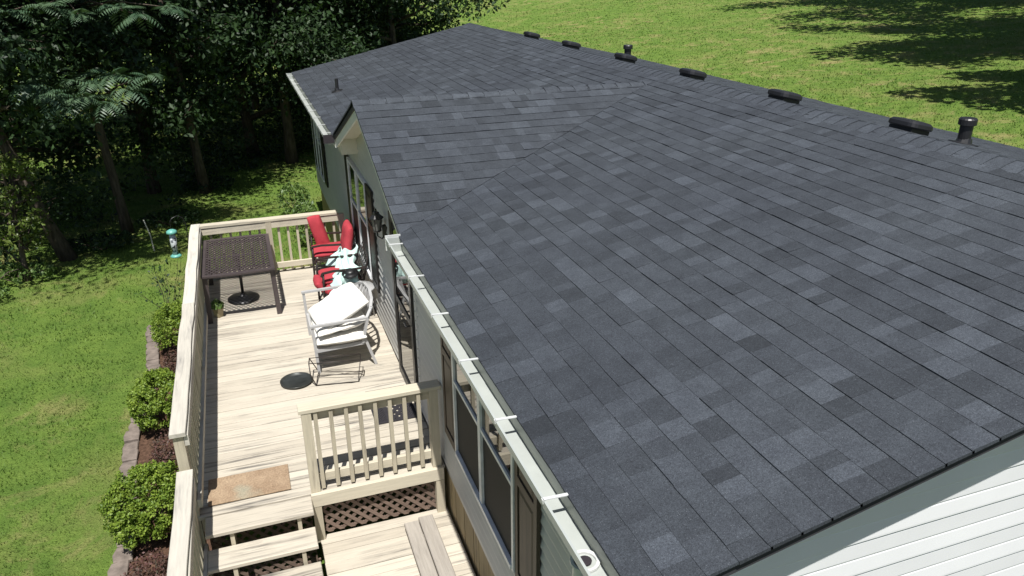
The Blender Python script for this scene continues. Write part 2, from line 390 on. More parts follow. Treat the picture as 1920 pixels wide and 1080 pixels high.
def clip(poly, a, b, c):                                         # keep a*u+b*v+c >= 0
    out = []
    for i in range(len(poly)):
        p, q = poly[i], poly[(i+1) % len(poly)]; dp = a*p[0]+b*p[1]+c; dq = a*q[0]+b*q[1]+c
        if dp >= 0: out.append(p)
        if (dp >= 0) != (dq >= 0): t = dp / (dp - dq); out.append((p[0]+t*(q[0]-p[0]), p[1]+t*(q[1]-p[1])))
    return out
def area(p): return abs(sum(p[i][0]*p[(i+1) % len(p)][1]-p[(i+1) % len(p)][0]*p[i][1] for i in range(len(p)))) / 2
EXPO = .1435
TABS = []                                                        # (centre, size score, verts, faces, tone)
def camsize(c, a):
    d = c - CAM; z = d.dot(fw)
    if z < .3: return 0
    px, py = FPX * d.dot(rt) / z, FPX * d.dot(up) / z
    if abs(px) > 1010 or abs(py) > 600: return 0
    return a / z**2
def shingles(org, U, Vv, ulen, vlen, regions, keep=True, seed=1):
    r = random.Random(seed); org = Vector(org); U = Vector(U).normalized(); Vv = Vector(Vv).normalized(); Nn = U.cross(Vv)
    if Nn.z < 0: Nn = -Nn
    k = 0; v = -.012
    while v < vlen:
        v1 = min(v + EXPO, vlen); u = -r.random() * .3; raised = r.random() < .5
        shf = 1; nxt = 0
        while u < ulen:
            wd = r.choice((.09, .11, .125, .14, .155, .17, .19, .22)); tone = min(1, max(0, r.gauss(.43, .075)))
            if r.random() < .22: tone = min(1, tone + r.uniform(.12, .38))
            elif r.random() < .22: tone = max(0, tone - r.uniform(.08, .2))
            if u >= nxt: shf = r.choice((.7, .85, 1, 1.1, 1.25, 1.4)); nxt = u + r.uniform(.6, 1.1)
            th = (.0072 if raised else .0052) * r.uniform(.88, 1.15) * shf; dv = (0 if raised else .001) + r.uniform(-.0015, .0015)
            u0, u1 = max(u, 0), min(u + wd, ulen)
            if u1 - u0 > .004:
                for reg in regions:
                    poly = [(u0, v + dv), (u1, v + dv + r.uniform(-.0015, .0015)), (u1, v1 + .012), (u0, v1 + .012)]
                    for h in reg: poly = clip(poly, *h) if len(poly) > 2 else []
                    if len(poly) < 3 or area(poly) < 2e-4: continue
                    top = []; bot = []
                    for (pu, pv) in poly:
                        f = (pv - v) / EXPO; hgt = th * (1 - .75 * f) + .002
                        bb = org + U * pu + Vv * pv; top.append(bb + Nn * hgt); bot.append(bb + Nn * -.012)
                    n = len(top); fs_ = [tuple(range(n))] + [((i+1) % n, i, n+i, n+(i+1) % n) for i in range(n)]
                    if (top[1]-top[0]).cross(top[2]-top[0]).dot(Nn) < 0: fs_ = [f[::-1] for f in fs_]
                    c = sum(top, Vector()) / n
                    TABS.append((camsize(c, area(poly)) if keep else 0, top + bot, fs_, tone))
            u += wd; raised = not raised if r.random() < .8 else raised
        v += EXPO; k += 1
SL = math.sqrt(1 + S*S); slopelen = (XR - XE) * SL
# main front slope: u = y - YN, v = slope distance. x - XE = v/SL
q = (XM - XE) / (GY - VB)
g0 = GY - YN; v0_ = VB - YN; v2_ = VB2 - YN
shingles((XE - .015, YN - .022, ZE - .003), (0, 1, 0), (1, 0, S), YF - YN + .044, slopelen,
    [[(-1, 0, g0), (-q, 1/SL, q * v0_)], [(1, 0, -g0), (q, 1/SL, -q * v2_)]], True, 3)
# back slope
shingles((XB + .015, YN - .022, ZE - .003), (0, 1, 0), (-1, 0, S), YF - YN + .044, slopelen, [[]], False, 4)
# gable slopes: right one faces -y.  u along x from XE, v up slope
SL2 = math.sqrt(1 + S2*S2); GL_ = .007; gl = (GY - VB) * SL2
kq = (XM - XE) / gl
for yb, sg, sd in ((VB, 1, 5), (VB2, -1, 6)):
    shingles((XE - .015, yb, ZE + GL_), (1, 0, 0), (0, sg, S2), XM - XE + .05, gl, [[(-1, kq, .03)]], sg > 0, sd)
TABS.sort(key=lambda t: -t[0])
for i, (sc_, vs_, fs_, tone) in enumerate(TABS[:300]):
    MB().add(vs_, fs_, tone).build('shingle', SHINGLE, roof)
mb = MB()
for (sc_, vs_, fs_, tone) in TABS[300:]: mb.add(vs_, fs_, tone)
kind(mb.build('shingle_field', SHINGLE, roof), 'stuff')

def ridge_caps(p, q_, down, half, step, seed):                   # folded cap tiles from p to q_
    r = random.Random(seed); p, q_ = Vector(p), Vector(q_); L = (q_ - p).length; d = (q_ - p) / L; n = int(L / step)
    side = d.cross(Vector((0, 0, 1))).normalized()
    for i in range(n + 1):
        a = i * step; b = min(a + step + .03, L)
        if b - a < .03: continue
        h0, h1 = .016 + r.uniform(0, .006), .006
        A, B = p + d * a, p + d * b; vs_ = []
        for P, h in ((A, h0), (B, h1)):
            e = r.uniform(-.004, .004)
            vs_ += [P + side * (half + e) + Vector((0, 0, -down * half + h * .6 - .004)), P + side * half * .45 + Vector((0, 0, -down * half * .45 + h + .006)),
                    P + Vector((0, 0, h + .008)), P - side * half * .45 + Vector((0, 0, -down * half * .45 + h + .006)), P - side * (half + e) + Vector((0, 0, -down * half + h * .6 - .004))]
        bt = [v - Vector((0, 0, .016)) for v in vs_[:5]]; vs_ += bt
        bt2 = [v - Vector((0, 0, .016)) for v in vs_[5:10]]; vs_ += bt2
        fs_ = [(k, k+1, 5+k+1, 5+k) for k in range(4)] + [(k+1, k, 10+k, 11+k) for k in range(4)] + [(0, 5, 15, 10), (9, 4, 14, 19)]
        tone = min(1, max(.2, r.gauss(.68, .10)))
        MB().add(vs_, fs_, tone).build('ridge_tile', SHINGLE, roof)
ridge_caps((XR, YN - .01, ZR), (XR, YF + .01, ZR), S, .16, .142, 11)
ridge_caps((XE - .02, GY, ZG), (XM + .1, GY, ZG), S2, .13, .19, 12)
# trim under the roof edge
mb = MB()
for y0, y1 in ((YN, VB), (VB2, YF)): mb.box((XE + .004, y0 + .005, ZE - .19), (XE + .024, y1 - .005, ZE - .075))
mb.box((XB - .024, YN + .005, ZE - .19), (XB - .004, YF - .005, ZE - .075)); mb.build('fascia', TRIM, house)
for y0 in (YN + .085, YF - .107):                                 # rake boards of both end gables, set back under the overhang
    for a, b in ((XE, XR), (XR, XB)):
        za, zb = (zroof(a) if a <= XR else zroof(2*XR-a)) - .075, (zroof(b) if b <= XR else zroof(2*XR-b)) - .075
        MB().prism([(a, y0, za), (b, y0, zb), (b, y0, zb - .10), (a, y0, za - .10)], (0, .022, 0)).build('rake_board', TRIM, house)
mb = MB()
for y0, y1 in ((YN + .11, WN), (WF, YF - .11)):                   # rake soffits
    for a, b in ((XE + .03, XR), (XR, XB - .03)):
        za, zb = (zroof(a) if a <= XR else zroof(2*XR-a)) - .15, (zroof(b) if b <= XR else zroof(2*XR-b)) - .15
        mb.prism([(a, y0, za), (b, y0, zb), (b, y1, zb), (a, y1, za)], (0, 0, .012))
for y0, y1 in ((WN + .002, VB - .002), (VB2 + .002, WF - .002)): mb.box((XE + .03, y0, ZE - .185), (-.002, y1, ZE - .172))
for sg, yb in ((1, VB), (-1, VB2)):                               # gable rake soffit and eave return
    mb.prism([(XE + .042, yb, ZE - .13), (-.003, yb, ZE - .13), (-.003, GY, ZG - .13), (XE + .042, GY, ZG - .13)], (0, 0, .01))
    y1_, y2_ = yb + .004 * sg, yb + .36 * sg
    mb.prism([(XE + .0425, y1_, ZE - .215), (XE + .0425, y2_, ZE - .215), (XE + .0425, y2_, ZE - .132 + .36 * S2), (XE + .0425, y1_, ZE - .132)], (-.0035 - XE - .0425, 0, 0))
mb.build('soffit', SOFFIT, house)
mb = MB()
for yb in (VB, VB2):
    mb.prism([(XE + .018, yb, ZE - .06), (XE + .018, GY, ZG - .06), (XE + .018, GY, ZG - .18), (XE + .018, yb, ZE - .18)], (.022, 0, 0))
mb.build('gable_fascia', TRIM, house)
for y0 in (YN + .003, YF - .014):                                  # metal drip edge along the rakes
    for a, b in ((XE, XR), (XR, XB)):
        za, zb = (zroof(a) if a <= XR else zroof(2*XR-a)) - .022, (zroof(b) if b <= XR else zroof(2*XR-b)) - .022
        MB().prism([(a, y0, za), (b, y0, zb), (b, y0, zb - .05), (a, y0, za - .05)], (0, .011, 0)).build('drip_edge', DRIP, house)
# walls: a core plus lapped boards
LAP = .1016
def board(mb, p, q_, n, z0, z1, bot=.028, top=.002):
    """one lap from p to q_ (x,y) at height z0..z1, n = outward normal (x,y): clapboard with a double profile"""
    prof = [(0, z0), (bot * .75, z0), (bot, z0 + .006), (bot * .98, z0 + .016), (top + .004, z1 - .012), (top, z1), (0, z1)]
    vs_ = [(P[0] + n[0]*d, P[1] + n[1]*d, z) for P in (p, q_) for d, z in prof]
    k = len(prof); mb.add(vs_, [(i, (i+1) % k, k + (i+1) % k, k + i) for i in range(k)] + [tuple(range(k))[::-1], tuple(range(k, 2*k))])
def hexwall(name, poly, off, mat): return MB().prism(poly, off).build(name, mat, house)
fw_ = MB().prism([(.002, WN + .1, -.1), (.002, WF - .1, -.1), (.002, WF - .1, ZE - .03), (.002, WN + .1, ZE - .03)], (.1, 0, 0))
fw_.prism([(.002, VB + .02, ZE - .028), (.002, GY, ZG - .08), (.002, VB2 - .02, ZE - .028)], (.1, 0, 0))
wall = fw_.build('wall', SIDING, house)
z = .03
while z < ZG - .12:
    if z < ZE - .14: y0, y1 = WN + .03, WF - .03
    else:
        dz = (z + LAP + .075 - ZE) / S2; y0, y1 = VB + max(dz, .02), VB2 - max(dz, .02)
    mbb = MB(); board(mbb, (0, y0), (0, y1), (-1, 0), z, z + LAP); mbb.build('siding_board', SIDING, wall); z += LAP
for y in (WN, WF - .03): MB().box((-.026, y, .03), (.01, y + .03, ZE - .14)).build('corner_trim', TRIM, wall)
def zend(x): return (zroof(x) if x <= XR else zroof(2*XR-x)) - .16
for yy, sg in ((WN, -1), (WF, 1)):
    ew = MB().prism([(.03, yy, -.1), (XB + XE - .03, yy, -.1), (XB + XE - .03, yy, zend(0) - .03), (XR, yy, zend(XR) - .02), (.03, yy, zend(0) - .03)], (0, -sg * .1, 0)).build('wall', SIDINGW, house)
    z = .03; kk = 0
    while z < zend(XR) - .03:
        zt = z + LAP; x0 = .0 if zt < zend(0) else (zt - zend(0)) / S
        if 2 * XR - 2 * x0 > .3:
            mbb = MB(); board(mbb, (x0, yy), (2*XR - x0, yy), (0, sg), z, zt, .013 if kk % 2 else .008, .002); mbb.build('siding_board', SIDINGW, ew)
        z += LAP; kk += 1
hexwall('wall', [(XB + XE, WN + .1, -.1), (XB + XE, WF - .1, -.1), (XB + XE, WF - .1, ZE - .03), (XB + XE, WN + .1, ZE - .03)], (-.1, 0, 0), SIDINGW)
MB().box((.01, WN + .03, -.005), (.05, WF, .028)).build('starter_strip', TRIM, wall)
sk = MB().box((.022, WN + .05, -1.2), (.08, WF - .05, -.006)); sk.box((XB+XE-.08, WN + .05, -1.2), (XB+XE-.022, WF-.05, -.006)); sk.box((.082, WN + .06, -1.2), (XB+XE-.082, WN + .1, -.006)); sk.box((.082, WF - .1, -1.2), (XB+XE-.082, WF - .06, -.006))
skirt = sk.build('skirting', SKIRT, house)
y = WN + .02; r = random.Random(5)
while y < 4.0:
    wd = .142; MB().bbox((.004 + r.uniform(0, .006), y, -1.15), (.02, y + wd, -.012), .002).build('skirting_board', SKIRT, skirt); y += wd + .012

# gutters
def gutter(y0, y1, name='gutter'):
    xo, xi, zb, zf = -.425, XE + .003, ZE - .14, ZE - .002
    prof = [(xi - .003, ZE - .006), (xi - .003, zb + .003), (xo + .062, zb + .003), (xo + .006, zb + .095), (xo + .004, zf - .004), (xo + .012, zf - .004), (xo + .012, zf),
            (xo, zf), (xo, zb + .095), (xo + .058, zb), (xi, zb), (xi, ZE - .006)]
    n = len(prof); mb = MB()
    vs_ = [(x, y, z) for y in (y0, y1) for x, z in prof]
    mb.add(vs_, [(i, (i+1) % n, n + (i+1) % n, n + i) for i in range(n)])
    for y in (y0, y1 - .003): mb.prism([(xi, y, ZE - .006), (xi, y, zb), (xo + .058, y, zb), (xo, y, zb + .095), (xo, y, zf)], (0, .003, 0))
    g = mb.build(name, GUTTER, house)
    MB().box((xi - .006, y0 + .004, zb + .006), (xi - .0035, y1 - .004, ZE - .052)).build('gutter_back', GUTBACK, g)
    MB().box((xi - .010, y0 + .004, ZE - .050), (xi - .004, y1 - .004, ZE - .009)).build('drip_edge', DRIP, g)
    return g
gR = gutter(YN + .01, VB - .06); gL = gutter(VB2 + .01, YF - .03)
def strap(y, par):
    mb = MB(); mb.bar((-.424, y, ZE + .004), (XE - .020, y, ZE - .001), .018, .005); mb.box((-.431, y - .010, ZE - .016), (-.4265, y + .010, ZE + .004))
    mb.build('gutter_strap', STRAPM, par)
for y in (2.85, 2.12, 1.42, .73, .04, -.56, 3.62): strap(y, gR)
y = VB2 + .15
while y < YF - .1: strap(y, gL); y += .62
MB().box((-.43, VB2 - .006, ZE - .12), (XE, VB2 + .009, ZE + .001)).build('end_cap', GUTDARK, gL)
mb = MB(); mb.lathe([(.050, -.10), (.050, .012), (.066, .014), (.066, .003), (.053, .0025), (.053, -.10)], (-.345, -.25, ZE - .1365), 16); mb.build('outlet', STRAPM, gR)
MB().lathe([(.001, 0), (.030, .0), (.030, .0015), (.001, .0015)], (-.345, -.25, ZE - .134 + .0085), 16).build('outlet_hole', GUTDARK, gR)
mb = MB(); mb.box((-.428, VB - .06, ZE - .118), (XE - .01, VB - .048, ZE + .02)); mb.build('end_cap', STRAPM, gR)

# windows, shutters, door
def window(y0, y1, z0, z1, meeting):
    fr = MB(); t = .04; xo = -.066
    for a, b in (((xo, y0 - t, z0 - t), (-.004, y0, z1 + t)), ((xo, y1, z0 - t), (-.004, y1 + t, z1 + t)), ((xo - .012, y0, z0 - t), (-.004, y1, z0)), ((xo, y0, z1), (-.004, y1, z1 + t))): fr.box(a, b)
    ym = (y0 + y1) / 2; fr.box((xo - .003, ym - .032, z0), (-.004, ym + .032, z1))
    win = fr.build('window', FRAMEW, house)
    for a, b in ((y0, ym - .032), (ym + .032, y1)):
        MB().box((xo + .002, a, meeting), (-.006, b, meeting + .03)).build('meeting_rail', FRAMEW, win)
        MB().box((-.048, a + .002, meeting + .03), (-.030, b - .002, z1 - .002)).build('pane', PANE, win)
        MB().box((-.046, a + .002, z0 + .002), (-.030, b - .002, meeting)).build('screen', SCREEN, win)
def shutter(y0, y1, z0, z1):
    mb = MB(); t = .055; xo = -.056
    zm = z0 + (z1 - z0) * .62
    mb.box((-.044, y0, z0), (-.0285, y1, z1)); mb.box((xo, y0, z0), (-.044, y0 + t, z1)); mb.box((xo, y1 - t, z0), (-.044, y1, z1))
    for za, zb in ((z0, z0 + .08), (zm - .03, zm + .04), (z1 - .07, z1)): mb.box((xo, y0 + t, za), (-.044, y1 - t, zb))
    s = mb.build('shutter', SHUTW if z0 > .4 and y0 < 4 else SHUT, house)
    for za, zb in ((z0 + .08, zm - .03), (zm + .04, z1 - .07)):
        a0, a1, b0, b1 = y0 + t + .012, y1 - t - .012, za + .012, zb - .012; c = .03
        MB().add([(-.045, a0, b0), (-.045, a1, b0), (-.045, a1, b1), (-.045, a0, b1), (-.054, a0+c, b0+c), (-.054, a1-c, b0+c), (-.054, a1-c, b1-c), (-.054, a0+c, b1-c)],
            [(0,1,5,4),(1,2,6,5),(2,3,7,6),(3,0,4,7),(4,5,6,7)][::1]).build('raised_panel', SHUTW if y0 < 4 else SHUT, s)
SHUTW = wood('shutter_faded', (.10, .075, .055), (.075, .056, .042), (.03, .024, .02), 'z', .4, rough=.5)
window(1.53, 3.02, .60, 1.93, 1.30); shutter(3.075, 3.47, .53, 1.97); shutter(1.06, 1.48, .53, 1.97)
window(7.46, 8.93, .58, 1.90, 1.29); shutter(6.94, 7.40, .53, 1.94); shutter(8.99, 9.33, .53, 1.94)
window(12.95, 14.0, .56, 1.9, 1.25); shutter(12.5, 12.9, .52, 1.95); shutter(14.06, 14.45, .52, 1.95)
def door(y0, y1, z0, z1):
    fr = MB(); t = .075
    for a, b in (((-.06, y0, z0), (-.003, y0 + t, z1)), ((-.06, y1 - t, z0), (-.003, y1, z1)), ((-.06, y0 + t, z1 - t), (-.003, y1 - t, z1)), ((-.06, y0 + t, z0), (-.003, y1 - t, z0 + .09))): fr.box(a, b)
    fr.box((-.055, y0 + t, z0 + .98), (-.005, y1 - t, z0 + 1.06))
    for yy in (y0 + t, y1 - t - .05): fr.box((-.054, yy, z0 + .09), (-.006, yy + .05, z0 + .98)); fr.box((-.054, yy, z0 + 1.06), (-.006, yy + .05, z1 - t))
    d = fr.build('door', FRAMEB, house)
    for za, zb in ((z0 + .09, z0 + .98), (z0 + 1.06, z1 - t)): MB().box((-.045, y0 + t + .05, za), (-.030, y1 - t - .05, zb)).build('pane', PANE, d)
    mb = MB(); mb.tube([(-.06, y0 + t + .03, z0 + 1.0), (-.105, y0 + t + .03, z0 + 1.0), (-.105, y0 + t + .14, z0 + .995)], .011); mb.build('handle', BLACKM, d)
door(4.72, 5.72, .02, 2.06)
mb = MB()
for i in range(17): mb.box((-.0325, 4.655, .14 + i * .112), (-.0285, 4.668, .152 + i * .112))
mb.build('nail_slots', BLACKM, house); MB().box((-.030, 4.64, .03), (-.002, 4.716, 2.1)).build('door_trim', TRIM, house)
# lantern
mb = MB(); c = Vector((-.15, 6.30, 0))
mb.lathe([(.06, -.09), (.06, .09), (.045, .1), (.01, .1)], (-.02, 6.30, 1.66), 10, None); mb.v = [(min(x, -.008), y, z) for x, y, z in mb.v]
mb.tube([(-.03, 6.3, 1.62), (-.09, 6.3, 1.55), (-.15, 6.3, 1.60), (-.15, 6.3, 1.68)], .012); mb.tube([(-.02, 6.3, 1.60), (-.025, 6.3, 1.5), (-.05, 6.3, 1.44)], .011)
for k in range(6):
    a = k * math.pi / 3; mb.tube([c + Vector((.055*math.cos(a), .055*math.sin(a), 1.69)), c + Vector((.085*math.cos(a), .085*math.sin(a), 1.87))], .006, 4)
mb.lathe([(.05, 1.665), (.065, 1.68), (.065, 1.69), (.02, 1.69)], c, 6); mb.lathe([(.105, 1.87), (.10, 1.885), (.05, 1.93), (.045, 1.96), (.015, 1.98), (.012, 2.01), (.002, 2.02)], c, 6)
mb.v = [(x*.85, 6.15 + (y-6.3)*.82, 1.72 + (z-1.72)*.82) for x, y, z in mb.v]
lan = mb.build('wall_lantern', BLACKM, house); gm = MB().lathe([(.05, 1.692), (.078, 1.868)], c, 6); gm.v = [(x*.85, 6.15 + (y-6.3)*.82, 1.72 + (z-1.72)*.82) for x, y, z in gm.v]
gm.build('lantern_glass', LAMPG, lan)

# roof vents and pipes
def vent(y, x=4.22):
    u = Vector((-1, 0, S)).normalized(); n = Vector((S, 0, 1)).normalized(); p = Vector((x, y, zroof(2*XR - x) + .01))
    mb = MB(); mb.ob(p + n * .016, u * .11, Vector((0, .135, 0)), n * .018)
    v = mb.build('roof_vent', BLACKP, house)
    hb = MB(); prof = [(.205, -.012), (.215, .0), (.21, .032), (.18, .052), (.10, .060)]
    vs_ = []; K = 20
    for rr, h in prof:
        for k in range(K):
            a = 2*math.pi*k/K; ca, sa = math.cos(a), math.sin(a); pw = .45
            vs_.append(p + n * (.048 + h) + Vector((0, 1, 0)) * rr * .8 * math.copysign(abs(ca)**pw, ca) + u * rr * .68 * math.copysign(abs(sa)**pw, sa))
    fs_ = [(i*K+k, i*K+(k+1) % K, (i+1)*K+(k+1) % K, (i+1)*K+k) for i in range(len(prof)-1) for k in range(K)] + [tuple(range(K))[::-1], tuple(range((len(prof)-1)*K, len(prof)*K))]
    hb.add(vs_, fs_); hb.build('vent_hood', BLACKP, v)
for y in (12.43, 10.46, 8.37, 6.45, 4.56): vent(y)
vent(2.92, 4.36)
def pipe(x, y, h, r, cap, flash=True):
    zz = zroof(x if x <= XR else 2*XR - x); n = Vector((-S if x <= XR else S, 0, 1)).normalized()
    mb = MB().lathe([(r, -.05), (r, h)], (x, y, zz), 16)
    if not cap: mb.lathe([(r * .8, h - .002), (r * .8, h + .001)], (x, y, zz), 16)
    o = mb.build('vent_pipe', BLACKP, house)
    if cap: MB().lathe([(r + .012, h - .045), (r + .022, h - .04), (r + .022, h + .008), (r + .012, h + .02), (.01, h + .026)], (x, y, zz), 18).build('pipe_cap', BLACKP, o)
    fl = MB(); fl.lathe([(r + .075, .010), (r + .07, .014), (r + .015, .02), (r + .004, .06)], (x, y, zz), 16, n); fl.build('flashing', BLACKP, o)
pipe(4.72, 2.62, .22, .056, True); pipe(4.62, 9.05, .24, .055, True); pipe(.20, 11.50, .22, .03, False)

# ------------------------------------------------------------------ deck
DY0, DY1, DX0 = 3.66, 9.68, -2.36
deck = thing('wooden_deck', 'weathered pale wooden deck with railings and steps running along the house', 'deck', (-1.2, 6.6, -.95))
r = random.Random(21)
y = DY0; bw = .1397; i = 0
while y < DY1 - .02:
    b = bw - .009; z = r.uniform(-.0022, .0015)
    o = MB().bbox((DX0 + .005 + r.uniform(0, .006), 0, -.034), (-.024 - r.uniform(0, .004), b, 0), .004).build('deck_board', DECK, deck)
    o.location = (0, y, z); o.rotation_euler = (0, 0, r.uniform(-.0006, .0006)); y += bw
def pc(name, mat, a, b, par, c=.004): return MB().bbox(a, b, c).build(name, mat, par)
# joists and rims
mb = MB()
for yy in np.arange(DY0 + .1, DY1 - .1, .55): pass
mb.box((DX0 + .03, DY0 + .03, -.19), (DX0 + .068, DY1 - .03, -.037)); mb.box((-.09, DY0 + .03, -.19), (-.05, DY1 - .03, -.037))
for xx in (-.62, -1.08, -1.5, -1.92): mb.box((xx, DY0 + .03, -.175), (xx + .038, DY1 - .06, -.037))
mb.build('joist', POSTW, deck)
pc('rim_board', RAILX, (-1.345, DY0 - .045, -.135), (-.05, DY0 - .004, .004), deck)
pc('rim_board', RAILX, (DX0 - .03, DY1 + .004, -.15), (-.02, DY1 + .042, -.01), deck)
pc('rim_board', RAILY, (DX0 - .045, DY0, -.15), (DX0 - .005, DY1, -.012), deck)
for yy in (3.75, 6.7, 9.55):
    for xx in (-2.3, -.2): pc('support_post', POSTW, (xx, yy, -1.2), (xx + .09, yy + .09, -.192), deck)
H = .92
# left railing (along y)
def rail_left(y0, y1, zt, z0, posts, seed, caps):
    rr = random.Random(seed)
    lr = MB(); lr.bbox((-2.332, y0 + .02, zt - .15), (-2.294, y1 - .03, zt - .042)); lr.bbox((-2.332, y0 + .02, z0 + .09), (-2.294, y1 - .03, z0 + .18))
    rl = lr.build('railing', RAILY, deck)
    for a, b in caps:                                            # gently bowed cap boards
        mb = MB(); K = 8; wv = [rr.uniform(-.008, .008) for _ in range(K + 1)]; hv = [rr.uniform(-.004, .003) for _ in range(K + 1)]
        vs_ = []
        for k in range(K + 1):
            yy = a + (b - a) * k / K; d = wv[k]; h = hv[k]
            vs_ += [(-2.44 + d, yy, zt - .038 + h), (-2.305 + d, yy, zt - .038 + h), (-2.305 + d, yy, zt - .004 + h), (-2.309 + d, yy, zt + h), (-2.436 + d, yy, zt + h), (-2.44 + d, yy, zt - .004 + h)]
        fs_ = [(k*6 + j, k*6 + (j+1) % 6, k*6 + 6 + (j+1) % 6, k*6 + 6 + j)[::-1] for k in range(K) for j in range(6)] + [(0,1,2,3,4,5), tuple(range(K*6, K*6+6))[::-1]]
        mb.add(vs_, fs_); mb.build('cap_board', RAILY, rl)
    for p in posts: pc('post', POSTW, (-2.455 + .09, p, -.95 if z0 < -.2 else -.3), (-2.455 + .001, p + .088, zt - .04), rl) if False else MB().bbox((-2.423, p, -1.0), (-2.3355, p + .088, zt - .041)).build('post', POSTW, rl)
    yy = y0 + .12
    while yy < y1 - .1:
        mbb = MB().bbox((-2.370, 0, z0 - .06), (-2.334, .036, zt - .045), .003).build('baluster', POSTW, rl); mbb.location = (0, yy, 0); mbb.rotation_euler = (r.uniform(-.01, .01), 0, 0)
        yy += .142
        if any(p - .04 < yy < p + .09 for p in posts): yy += .09
    return rl
rail_left(DY0, DY1, H, 0, (3.68, 6.2, 9.56), 3, [(3.655, 6.55), (6.553, 9.68)])
rail_left(1.2, 3.56, .57, -.38, (1.3, 3.44), 4, [(1.15, 3.60)])
# rails across x: far and near
def rail_across(x0, x1, y, zt, zb0, posts, capx, face, seed, bal0, nb, step=.1445):
    ry = y + .05 if face < 0 else y + .012
    lr = MB(); lr.bbox((x0, ry, zt - .15), (x1, ry + .038, zt - .042)); lr.bbox((x0, ry, .085), (x1, ry + .038, .175))
    rl = lr.build('railing', RAILX, deck)
    MB().bbox((capx[0], y, zt - .038), (capx[1], y + .137, zt)).build('cap_board', RAILX, rl)
    for p in posts: MB().bbox((p, y + .005, -.13 if face < 0 else .002), (p + .088, y + .093, zt - .04)).build('post', POSTW, rl)
    for k in range(nb):
        x = bal0 + k * step
        if any(p - .036 < x < p + .088 for p in posts): continue
        yb = y + .012 if face < 0 else y + .052
        o = MB().bbox((0, yb, .025), (.036, yb + .036, zt - .045), .003).build('baluster', POSTW, rl); o.location = (x, 0, 0); o.rotation_euler = (0, r.uniform(-.006, .006), 0)
rail_across(-2.30, -.12, 9.54, H, 0, (-1.35, -.21), (-2.303, -.22), 1, 1, -2.19, 15)
rail_across(-1.33, -.06, 3.655, H, 0, (-1.338, -.15), (-1.36, -.03), -1, 2, -1.235, 8, .1385)
# lattice below the near rim
for (xa, xb, za, zb, yy) in ((-1.25, -.10, -.52, -.14, 3.70), (-2.3, -1.36, -.9, -.14, 3.74)):
    lp = MB(); lp.box((xa - .03, yy + .014, zb - .03), (xb + .03, yy + .032, zb)); lp.box((xa - .03, yy + .014, za), (xb + .03, yy + .032, za + .02))
    lp = lp.build('lattice_panel', LATT, deck)
    for sgn, dy in ((1, 0), (-1, -.010)):
        c0 = xa - (zb - za)
        while c0 < xb + (zb - za):
            # strip: x = c0 + sgn*(z-za); clip to the panel
            poly = [(c0 - .023, za), (c0 + .023, za), (c0 + .023 + sgn*(zb-za), zb), (c0 - .023 + sgn*(zb-za), zb)]
            for h in ((1, 0, -xa), (-1, 0, xb)): poly = clip(poly, *h) if len(poly) > 2 else []
            if len(poly) > 2 and area(poly) > 1e-4:
                MB().prism([(px, yy + dy, pz) for px, pz in poly], (0, .008, 0)).build('lattice_slat', LATT, lp)
            c0 += .108
MB().bbox((-1.345, 3.618, -.56), (-1.262, 3.70, -.139)).build('support_post', POSTW, deck)
MB().bbox((-.135, 3.62, -.56), (-.05, 3.70, -.139)).build('support_post', POSTW, deck)
# steps
for zt, ya, yb in ((-.012, 3.395, 3.652), (-.19, 3.145, 3.415), (-.365, 2.87, 3.14)):
    MB().bbox((-2.29, ya, zt - .036), (-1.352 + r.uniform(0, .012), yb, zt), .006).build('step_tread', DECK, deck)
for xx in (-2.09, -1.50):
    mb = MB(); prof = [(3.65, -.05), (3.42, -.05), (3.42, -.228), (3.16, -.228), (3.16, -.403), (2.90, -.403), (2.90, -.62), (2.98, -.62), (3.65, -.24)]
    mb.prism([(xx, a, b) for a, b in prof], (.036, 0, 0)); mb.build('stringer', POSTW, deck)
# landing
y = .9
while y < 3.60:
    x0 = -1.318 if y > 2.75 else -2.3
    o = MB().bbox((x0 + r.uniform(0, .01), 0, -.576), (-.02, .134, -.54), .004).build('landing_board', DECK, deck); o.location = (0, y, r.uniform(-.002, .002)); y += .1397
mb = MB().box((-1.27, .95, -.75), (-1.23, 3.55, -.578)); mb.box((-.1, .95, -.75), (-.06, 3.55, -.578)); mb.build('landing_joist', POSTW, deck)
bench = thing('bench', 'low bench of two weathered grey planks on the lower landing', 'bench', (-.36, 2.6, -.54))
for x0, z in ((-.515, -.425), (-.362, -.43)):
    MB().bbox((x0, 1.3, z - .038), (x0 + .143, 3.50 + (x0 + .36) * .3, z), .008).build('plank', BENCHW, bench)
for yy in (3.2, 1.6): MB().bbox((-.49, yy, -.538), (-.25, yy + .09, -.469)).build('leg', BENCHW, bench)

# ------------------------------------------------------------------ things on the deck
def lattice_bars(mb, x0, x1, y0, y1, z, pitch, wd, th, ratio=1.0):
    """diagonal bars in two layers clipped to a rectangle"""
    L = (x1 - x0) + (y1 - y0)
    for sgn, dz in ((1, 0), (-1, -.003)):
        c = x0 - (y1 - y0) * ratio
        while c < x1 + (y1 - y0) * ratio:
            hh = (y1 - y0) * ratio * sgn; hw = wd / 2 * math.sqrt(1 + ratio**2)
            poly = [(c - hw, y0), (c + hw, y0), (c + hw + hh, y1), (c - hw + hh, y1)]
            for h in ((1, 0, -x0), (-1, 0, x1)): poly = clip(poly, *h) if len(poly) > 2 else []
            if len(poly) > 2 and area(poly) > 1e-5: mb.prism([(px, py, z + dz) for px, py in poly], (0, 0, -th))
            c += pitch
table = thing('patio_table', 'brown metal patio table with a perforated lattice top in the far deck corner', 'table', (-1.81, 8.67, 0))
TX0, TX1, TY0, TY1, TZ = -2.29, -1.32, 7.88, 9.44, .72
mb = MB(); f = .05
K = 10                                                           # near and far edges bow outward a little
